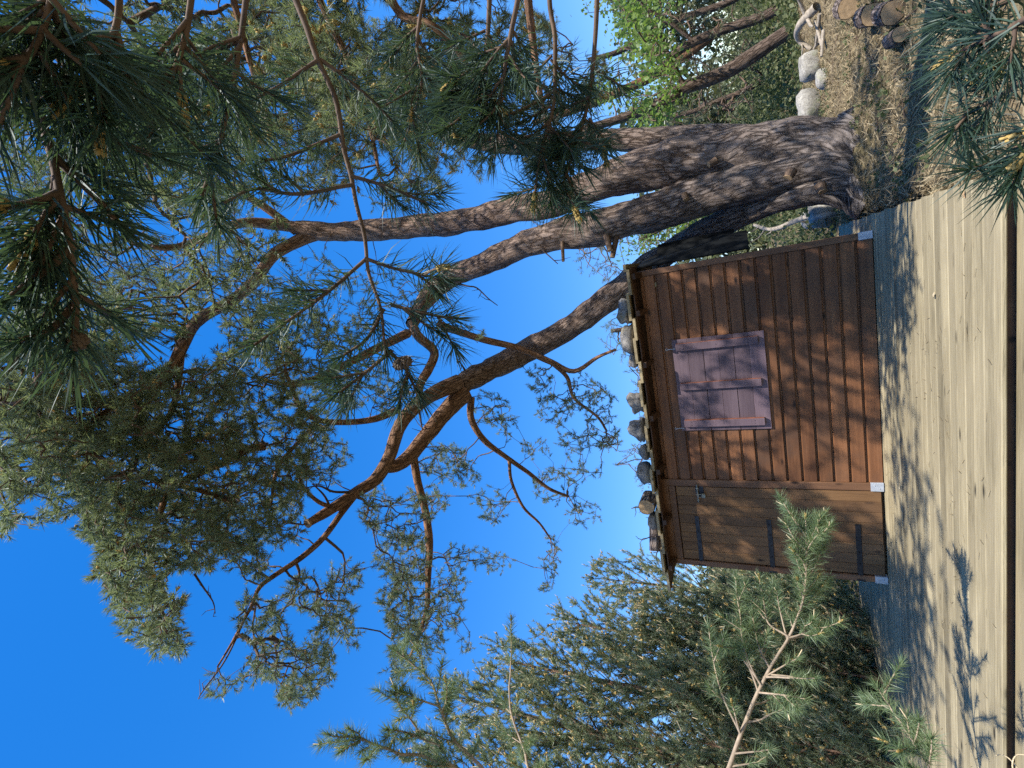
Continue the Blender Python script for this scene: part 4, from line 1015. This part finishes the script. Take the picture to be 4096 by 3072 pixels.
for (a, b, d, lab, spr, mt_) in [
    (1300,1250,10.5,'young pine just left of the roof corner, tallest shoots touching the sky', .30, 'needle_young'),
    (1225,1345,9.6,'bushy young pine between the roof corner and the lone leader shoot', .30, 'needle_young'),
    (1085,1425,9.2,'full young pine rising left of the lone leader shoot', .30, 'needle_young'),
    (985,1505,8.8,'young pine with pale upswept shoots below the hanging crown', .30, 'needle_young'),
    (905,1640,8.4,'young pine at the left picture edge behind the near boughs', .28, 'needle_young'),
    (1400,1330,8.6,'low dark young pine behind the deck corner beside the door', .34, 'needle'),
    (1420,1480,8.0,'low bushy young pine behind the pale bough', .36, 'needle_young'),
    (1500,1600,7.0,'small young pine at the left edge of the deck', .40, 'needle_young'),
    (1600,1400,11.0,'far low pine seen under the pale bough', .40, 'needle'),
    (1560,1290,9.4,'low thick pine behind the left end of the hut', .45, 'needle_young'),
    (1640,1520,8.2,'lowest small pine by the deck under the pale bough', .50, 'needle_young'),
    (1690,1330,8.6,'knee high bushy pine at the back left deck corner', .6, 'needle_young'),
    (1730,1440,7.9,'knee high spreading pine along the left deck side', .6, 'needle_young'),
    (1700,1600,7.0,'waist high pine at the left edge below the pale bough', .5, 'needle_young'),
    (1350,1400,9.0,'tall open young pine behind the pale bough tip', .34, 'needle_young')]:
    tip = at(a, b, d); gz = float(ground_h(tip[0], tip[1])); tot += young_pine((tip[0], tip[1], gz-.05), tip[2]-gz+.05, rng, lab, spr*1.1, .28, .064, .0080, 1.0, mt_, 34)
print('young shoots', tot)

# ------------------------------------------------------------------ background trees
rng = np.random.default_rng(91)
def back_tree(label, trunk_rows, blobs_, dens, kind, size, d, rng, group='trees beyond the old pine', age=.2, thick=.1, name='forest_tree', bark='bark_far'):
    root = empty(name); tag(root, label, 'tree', group); sk = []
    for j, rows in enumerate(trunk_rows):
        _, P, R = limb('trunk' if j == 0 else 'limb', [(q[0], q[1], q[2]) for q in rows], root, k=10, rough=.08, seed=17+j, age=(age, age), mat=bark, n=5, dist=lambda a, b: d); sk.append(P)
    P = blob_points(blobs_, rng, dens, lambda a, b: d, thick)
    Vt, Ft, B, ax, L, cnt, mids = wire(np.concatenate([samples(q, .3) for q in sk]), P, .006, rng, .05, .3, .1)
    br = link('branches', np_mesh('branches', Vt, Ft), M['twig'], root); tag(br, kind='stuff')
    if kind == 'leaf':
        nl_ = 26; C = np.repeat(B, nl_, 0) + rng.normal(size=(len(B)*nl_, 3))*np.array([.17,.17,.12]); mesh_obj('leaves', [leaves(C, size, rng)], M['leaf'], root)
    else:
        b, a = shoots_from(B, ax, L, cnt, mids, rng, .4, True, 8); mesh_obj('needles', [needles(b, a, np.full(len(b), .14), 24, size, .009, rng, (75, 25))], M[kind], root)
    return root
back_tree('dark leaning trunk nearest behind the old pine with bright green leaves', [[(1700,70,30),(1640,110,30),(1560,160,28),(1480,190,27),(1420,225,24),(1330,260,18),(1250,280,12)], [(1480,190,12),(1450,130,8),(1420,60,6)]], [(1400,240,60,40,1),(1420,120,50,50,1),(1450,190,50,40,.6),(1370,60,40,50,1),(1300,190,40,60,.5)], .010, 'leaf', .085, 11.5, rng)
back_tree('dark forked pine trunk leaning left among the green leaves', [[(1680,20,22),(1640,40,20),(1560,65,19),(1500,90,18),(1460,115,16),(1420,150,14),(1380,160,10)], [(1500,90,9),(1450,50,8),(1400,20,6),(1370,-10,4)], [(1425,150,7),(1390,120,6),(1350,95,4)]], [(1540,60,60,40,.7),(1480,30,60,30,.7),(1600,30,50,40,.7)], .008, 'needle_far', .08, 13.0, rng)
back_tree('thin grey trunk slanting up at the upper right of the wood', [[(1640,-30,16),(1560,10,15),(1500,30,14),(1420,60,14),(1340,110,12),(1270,130,9)]], [(1380,30,50,40,.8),(1300,20,40,30,.5),(1420,-10,50,30,.8)], .010, 'leaf', .09, 14.5, rng)
back_tree('pale slim trunk with olive needles right of the old pine', [[(1680,150,12),(1620,190,12),(1560,215,11),(1500,240,10),(1440,255,8)]], [(1560,230,80,50,1),(1500,150,70,50,.9),(1620,120,60,60,.9),(1600,220,50,40,.9),(1470,260,40,30,.8)], .012, 'needle_far', .09, 15.5, rng)
back_tree('orange barked pine top showing between near boughs and the old pine', [[(1560,60,20),(1480,120,20),(1400,170,20),(1300,215,18),(1220,245,14),(1150,265,10)]], [(1330,140,50,40,.4),(1250,240,40,40,.4),(1350,230,40,30,.5)], .008, 'needle_far', .08, 17.0, rng, age=1.0)
back_tree('dull olive pine crown filling the gap left of the old pine', [[(1640,450,22),(1520,455,20),(1420,470,16),(1300,500,12),(1230,515,8)]], [(1290,560,50,40,1),(1330,600,40,30,1),(1270,530,40,20,.8),(1380,500,50,40,1),(1440,470,50,40,1),(1250,470,40,40,.8),(1180,470,40,25,.6)], .014, 'needle_far', .10, 17.5, rng)
back_tree('bright green leafy tree seen between the old pine and the hut', [[(1660,440,14),(1560,455,13),(1460,480,11),(1380,520,8)]], [(1440,500,50,45,1),(1500,450,50,40,1),(1390,540,40,30,.8),(1530,440,40,30,.8)], .014, 'leaf', .09, 15.0, rng)
back_tree('dark pine crown behind the roof stones right of the big pine stem', [[(1620,690,20),(1500,695,18),(1400,705,14),(1320,715,8)]], [(1350,700,40,45,1.2),(1370,760,40,40,1.2),(1320,730,25,30,.8),(1400,680,40,40,1)], .014, 'needle', .10, 17.0, rng)
back_tree('olive bushy tree crown behind the middle of the hut roof', [[(1620,830,18),(1500,830,16),(1400,825,10)]], [(1385,800,30,40,1.2),(1400,850,25,40,1),(1400,900,25,40,.9)], .014, 'needle_far', .10, 17.5, rng)
back_tree('small green tree crown behind the roof above the shutter', [[(1620,985,18),(1500,985,16),(1390,985,8)]], [(1350,985,30,25,1),(1380,1030,30,30,1),(1400,970,30,30,.8)], .014, 'needle_far', .10, 18.0, rng)
# ------------------------------------------------------------------ undergrowth and litter (nobody could count it)
rng = np.random.default_rng(101)
def scatter(n_, x0, x1, y0, y1, ok): 
    X = rng.uniform(x0, x1, n_); Y = rng.uniform(y0, y1, n_); k = ok(X, Y); return X[k], Y[k]
X, Y = scatter(1500, 3.6, 13, 5.0, 15, lambda x, y: (y > 5.2))
Z = ground_h(X, Y); nb = 26
hh = rng.uniform(.15, 1.0, len(X))*np.clip((Y-4.5)/5, .2, 1.3)
C = np.stack([np.repeat(X, nb), np.repeat(Y, nb), np.repeat(Z, nb)], -1) + np.stack([rng.normal(size=len(X)*nb)*.22, rng.normal(size=len(X)*nb)*.22, rng.random(len(X)*nb)*np.repeat(hh, nb)], -1)
mesh_obj('undergrowth', [leaves(C, .085, rng, .2)], M['undergrass'], None); tag(bpy.data.objects['undergrowth'], 'low scrub covering the forest floor beyond the old pine', 'undergrowth', kind='stuff')
X, Y = scatter(1000, -9, -1.7, -3.0, 12, lambda x, y: (x < -2.0) | (y > 2.6))
X2, Y2 = scatter(700, -2, 3.4, 2.6, 9, lambda x, y: y > 2.7); X = np.concatenate([X, X2]); Y = np.concatenate([Y, Y2])
Z = ground_h(X, Y); hh = rng.uniform(.1, .6, len(X))
C = np.stack([np.repeat(X, nb), np.repeat(Y, nb), np.repeat(Z, nb)], -1) + np.stack([rng.normal(size=len(X)*nb)*.2, rng.normal(size=len(X)*nb)*.2, rng.random(len(X)*nb)*np.repeat(hh, nb)], -1)
o = mesh_obj('ground_cover', [leaves(C, .07, rng, .2)], M['undergrass'], None); tag(o, 'low green ground cover behind and left of the deck', 'ground cover', kind='stuff')
# dry litter and grass blades on the ground right of the deck
X, Y = scatter(60000, 3.34, 8.5, -3.2, 6.5, lambda x, y: rng.random(len(x)) < np.clip(1.3-(y+3)/10, .25, 1))
Z = ground_h(X, Y); nn = len(X); d = unit(np.stack([rng.normal(size=nn), rng.normal(size=nn)*.6, np.abs(rng.normal(size=nn))*.55], -1)); ln = rng.uniform(.02, .10, nn)
p0 = np.stack([X, Y, Z+.002], -1); sd2 = unit(np.cross(d, rng.normal(size=(nn, 3))))*rng.uniform(.002, .007, (nn, 1))
V = np.stack([p0-sd2, p0+sd2, p0+d*ln[:,None]], 1).reshape(-1, 3)
o = mesh_obj('dry_litter', [(V, np.arange(nn*3).reshape(-1, 3), np.repeat(rng.random(nn), 3))], M['litter'], None); tag(o, 'dry needles and grass strewn over the ground right of the deck', 'litter', kind='stuff')

# darker tufts and green sprouts between the litter
X, Y = scatter(420, 3.45, 8.0, -2.6, 5.5, lambda x, y: fbm(np.stack([x*.8, y*.8, 0*x], -1), 2, 77) > .1)
Z = ground_h(X, Y); nb = 16; C = np.stack([np.repeat(X, nb), np.repeat(Y, nb), np.repeat(Z, nb)], -1) + np.stack([rng.normal(size=len(X)*nb)*.07, rng.normal(size=len(X)*nb)*.07, rng.random(len(X)*nb)*.06], -1)
o = mesh_obj('ground_sprouts', [leaves(C, .035, rng, .3)], M['undergrass'], None); tag(o, 'small green and brown sprouts among the dry litter', 'sprouts', kind='stuff')
X, Y = scatter(260, 3.45, 7.5, -2.6, 5.0, lambda x, y: x > 0); Z = ground_h(X, Y)+.012; an = rng.random(len(X))*6.28; Lt = rng.uniform(.06, .28, len(X)); A0 = np.stack([X, Y, Z], -1); B0 = A0 + np.stack([np.cos(an)*Lt, np.sin(an)*Lt, rng.normal(size=len(X))*.015], -1)
V, F = edge_tubes(A0, B0, rng.uniform(.003, .007, len(X)), np.full(len(X), .002), 5); o = link('fallen_twigs', np_mesh('fallen_twigs', V, F), M['twig']); tag(o, 'thin fallen twigs strewn on the ground right of the deck', 'twigs', kind='stuff')
# needles fallen on the deck boards
X = rng.uniform(-1.7, 3.3, 900); Y = rng.uniform(-2.6, 2.0, 900); kk = (Y < -.05) | (X < -.1); X, Y = X[kk], Y[kk]; an = rng.random(len(X))*6.28; A0 = np.stack([X, Y, np.full(len(X), .0045)], -1); d0 = np.stack([np.cos(an), np.sin(an), 0*an], -1); s0 = np.stack([-np.sin(an), np.cos(an), 0*an], -1)*.0018
V = np.stack([A0-s0, A0+s0, A0+d0*.045+s0, A0+d0*.045-s0], 1).reshape(-1, 3); ix = (np.arange(len(X))*4)[:,None]
o = mesh_obj('deck_needles', [(V, np.concatenate([ix+np.array([[0,1,2]]), ix+np.array([[0,2,3]])]), np.repeat(rng.random(len(X)), 4))], M['litter'], None); tag(o, 'dry pine needles lying on the deck boards', 'needles', kind='stuff')

# ------------------------------------------------------------------ stones, logs, driftwood on the ground
def gz(x, y): return float(ground_h(np.array([x]), np.array([y]))[0])
def ground_stone(a, b, z, sx, sy, sz, seed, lab, mat='stone2', **kw):
    P = onz(a, b, z); place_stone('ground_stone', P[0], P[1], gz(P[0], P[1])-.03, sx, sy, sz, seed, lab, 'stones beyond the pine', mat, rz=random.uniform(0, 3), **kw)
ground_stone(1772,135,-.03,.42,.34,.36,31,'pale angular block stone right of the old pine', cubic=.7, rough=.12)
ground_stone(1772,225,-.03,.55,.45,.42,32,'rounded grey boulder touching the right side of the pine trunk', cubic=.4)
ground_stone(1782,168,-.03,.28,.24,.18,33,'small stone between the pale block and the rounded boulder')
ground_stone(1800,448,-.03,.60,.50,.48,34,'large pale boulder between the pine base and the deck corner', cubic=.5)
ground_stone(1772,470,-.03,.42,.36,.30,35,'whitish stone half hidden behind the deck corner boulder')
def drift(rows, r, label, mat='deadwood', name='dead_branch', seed=0, tw=3):
    root = empty(name); tag(root, label, 'branch'); P = np.array(rows, float); PR = smooth_path(np.column_stack([P, np.linspace(r, r*.45, len(P))]), 6)
    V, F, U = tube_arrays(PR[:,:3], PR[:,3], 9, .25, seed); link('stem', np_mesh('stem', V, F, True), M[mat], root)
    rg = np.random.default_rng(seed)
    for _ in range(tw):
        i = rg.integers(2, len(PR)-1); d = unit(rg.normal(size=3)+np.array([0, 0, .6])); L = rg.uniform(.12, .4); Q = np.array([PR[i,:3], PR[i,:3]+d*L*.5+rg.normal(size=3)*.03, PR[i,:3]+d*L+rg.normal(size=3)*.05])
        V, F, U = tube_arrays(Q, np.array([PR[i,3]*.5, PR[i,3]*.4, PR[i,3]*.15]), 6); link('twig', np_mesh('twig', V, F, True), M[mat], root)
def gp(a, b, z=-.03, up=0.0):
    P = onz(a, b, z); P[2] = gz(P[0], P[1]) + up; return P
drift([gp(1775,12,up=.05), gp(1772,40,up=.22), gp(1768,70,up=.2), gp(1770,100,up=.06)], .06, 'bleached crooked branch lying right of the pale block stone', seed=3)
p0 = onz(1780,455,0.0); drift([p0+np.array([0,0,.05]), p0+np.array([-.05,.5,.35]), p0+np.array([-.1,.9,.72]), p0+np.array([.05,1.3,1.0])], .05, 'pale broken limb leaning up behind the deck corner boulder', seed=5, tw=4)
for i, (a, b, r, L, lab) in enumerate([(1842,2,.085,.4,'thick sawn log lying at the upper right edge of the clearing'),(1880,22,.075,.38,'sawn log with a tan cut face next to the thick log'),(1925,14,.07,.34,'third sawn log at the right edge, partly hidden by needles'),(1948,66,.045,.30,'thin sawn log end lying in front of the bigger logs'),(1928,78,.04,.28,'thin sawn log end just behind the front one')]):
    P = gp(a, b); rdir = CAM - P; rdir[2] = 0; rdir = unit(rdir) + np.array([.15*math.sin(i*3), .1*math.cos(i), 0]); log_round(P[0], P[1]+.1, P[2]+r*.9, r, L, rdir, lab, 'sawn logs at the clearing edge', 'sawn_log')
for i, (dx, dy, L) in enumerate([(0, 0, .5), (.1, .25, .42), (.22, .05, .36), (.05, -.18, .3)]):
    P = gp(1775, 60) + np.array([dx*1.8-.3, dy*1.5-.3, .03]); an = .6+i*.9; e = P + np.array([math.cos(an)*L, math.sin(an)*L, .04])
    o = MB(); o.cyl(P, e, .022, .016, 8); tag(o.build('fallen_stick', M['deadwood']), ['longest loose pale stick by the crooked branch', 'second loose pale stick, crossing behind the longest', 'short pale stick nearest the block stone', 'shortest pale stick, nearest the viewer of the loose sticks'][i], 'stick', 'loose sticks by the crooked branch')
# domed metal cap at the deck corner
P = onz(1812, 470, 0.0); capr = empty('metal_cap', (P[0]+.02, P[1], .14)); tag(capr, 'grey domed metal cap on its side at the back right deck corner', 'metal cap')
mb = MB(); k = 20; rings = 6; mb.v = []
for j in range(rings+1):
    th = math.pi/2*j/rings
    for i in range(k):
        ph = 2*math.pi*i/k; mb.v.append((.07*math.cos(th), .15*math.sin(th)*math.cos(ph)+0, .15*math.sin(th)*math.sin(ph)))
for j in range(rings):
    for i in range(k): mb.f.append((j*k+i, j*k+(i+1) % k, (j+1)*k+(i+1) % k, (j+1)*k+i))
mb.f.append(tuple(range(rings*k, rings*k+k))); o = mb.build('dome', M['cap'], capr)
MB().cyl((-.002, 0, 0), (-.09, 0, -.01), .018, .014, 10).build('stem', M['deadwood'], capr)
# twigs on the roof
for i, (rows, lab) in enumerate([([(2598,2040),(2575,2032),(2545,2030),(2525,2034)], 'pale broken twig sticking up by the log round on the roof'), ([(2655,2150),(2625,2140),(2600,2148),(2570,2160)], 'dark forked twig standing at the left end of the roof'), ([(2650,2105),(2635,2095),(2610,2080),(2603,2075)], 'thin dark twig lying over the rounded roof stone'), ([(2655,2200),(2640,2195),(2625,2215)], 'small dark twig hanging at the left end of the roof')]):
    P = np.array([ony(a/K, b/K, -.16) for a, b in rows]); root = empty('roof_twig'); tag(root, lab, 'twig', 'twigs on the roof'); PR = smooth_path(np.column_stack([P, np.linspace(.012, .004, len(P))]), 5)
    V, F, U = tube_arrays(PR[:,:3], PR[:,3], 6, .2, i); link('stem', np_mesh('stem', V, F, True), M['deadwood' if i == 0 else 'darktwig'], root); rg = np.random.default_rng(i+200)
    for _ in range(4):
        q = PR[rg.integers(4, len(PR)), :3]; d = unit(rg.normal(size=3)+np.array([0, 0, .3])); V, F, U = tube_arrays(np.array([q, q+d*.05, q+d*.1+rg.normal(size=3)*.02]), np.array([.005, .004, .002]), 5); link('side_twig', np_mesh('side_twig', V, F, True), M['deadwood' if i == 0 else 'darktwig'], root)
# dry grass stalks at the lower left front of the deck
for i, rows in enumerate([[(2212,1690,2.9),(2195,1655,2.9),(2170,1632,2.9),(2150,1632,2.9)], [(2215,1700,2.8),(2188,1660,2.8),(2195,1632,2.8),(2225,1632,2.8)], [(1960,1470,5.6),(1890,1345,7.0),(1885,1330,7.1)]][:2]):
    P = path3(rows); PR = smooth_path(np.column_stack([P, np.linspace(.003, .002, len(P))]), 8); V, F, U = tube_arrays(PR[:,:3], PR[:,3], 5)
    tag(link('dry_stalk', np_mesh('dry_stalk', V, F, True), M['candle']), ['bent pale dry stalk curling over the deck edge at the lower left', 'looped pale dry stalk below the deck edge at the lower left'][i], 'stalk', 'dry stalks at the deck edge')
# bits lying on the deck
rg = np.random.default_rng(300)
for i, (a, b, lab) in enumerate([(3859/K,775/K,'small yellow brown leaf on the deck near the ground edge'), (3600/K,1950/K,'small pale wood chip on the deck below the middle post'), (3738/K,1182/K,'pale round leaf on the sunlit middle of the deck'), (3725/K,1966/K,'white bird dropping like fleck on the deck left of the centre')]):
    P = onz(a, b, 0.004); mb = MB(); s = .018
    mb.v = [(-s, -s*.4, 0), (0, -s*.6, .004), (s, 0, .002), (.2*s, s*.6, .006), (-.7*s, s*.4, .003)]; mb.v += [(x, y, z+.002) for x, y, z in mb.v]
    mb.f = [(0,1,2,3,4), (9,8,7,6,5)] + [(j, (j+1) % 5, 5+(j+1) % 5, 5+j) for j in range(5)]
    o = mb.build('deck_leaf', M['endgrain' if i == 0 else 'candle'], None, tuple(P)); o.rotation_euler = (0, 0, i*1.3); tag(o, lab, 'leaf', 'bits lying on the deck')

# far wood that closes the view behind everything: reads as one mass
rng = np.random.default_rng(400)
nt_ = 260; tx = rng.uniform(-22, 26, nt_); ty = 17 + rng.uniform(0, 7, nt_) - .012*(tx-2)**2; th_ = rng.uniform(2.6, 4.6, nt_)*(1+.25*(tx > 5)); tw_ = rng.uniform(.8, 1.5, nt_); nl_ = 300
ph = rng.random((nt_, nl_))*6.283; rr = np.sqrt(rng.random((nt_, nl_))); hz = rng.random((nt_, nl_))**.8
C = np.stack([tx[:,None]+np.cos(ph)*rr*tw_[:,None]*(1.1-.6*hz), ty[:,None]+np.sin(ph)*rr*tw_[:,None]*(1.1-.6*hz), ground_h(tx, ty)[:,None] + hz*th_[:,None]], -1).reshape(-1, 3)
o = mesh_obj('distant_wood', [leaves(C, .26, rng, .1)], M['needle_far'], None); tag(o, 'far olive green wood closing the view behind the hut', 'wood', kind='stuff')
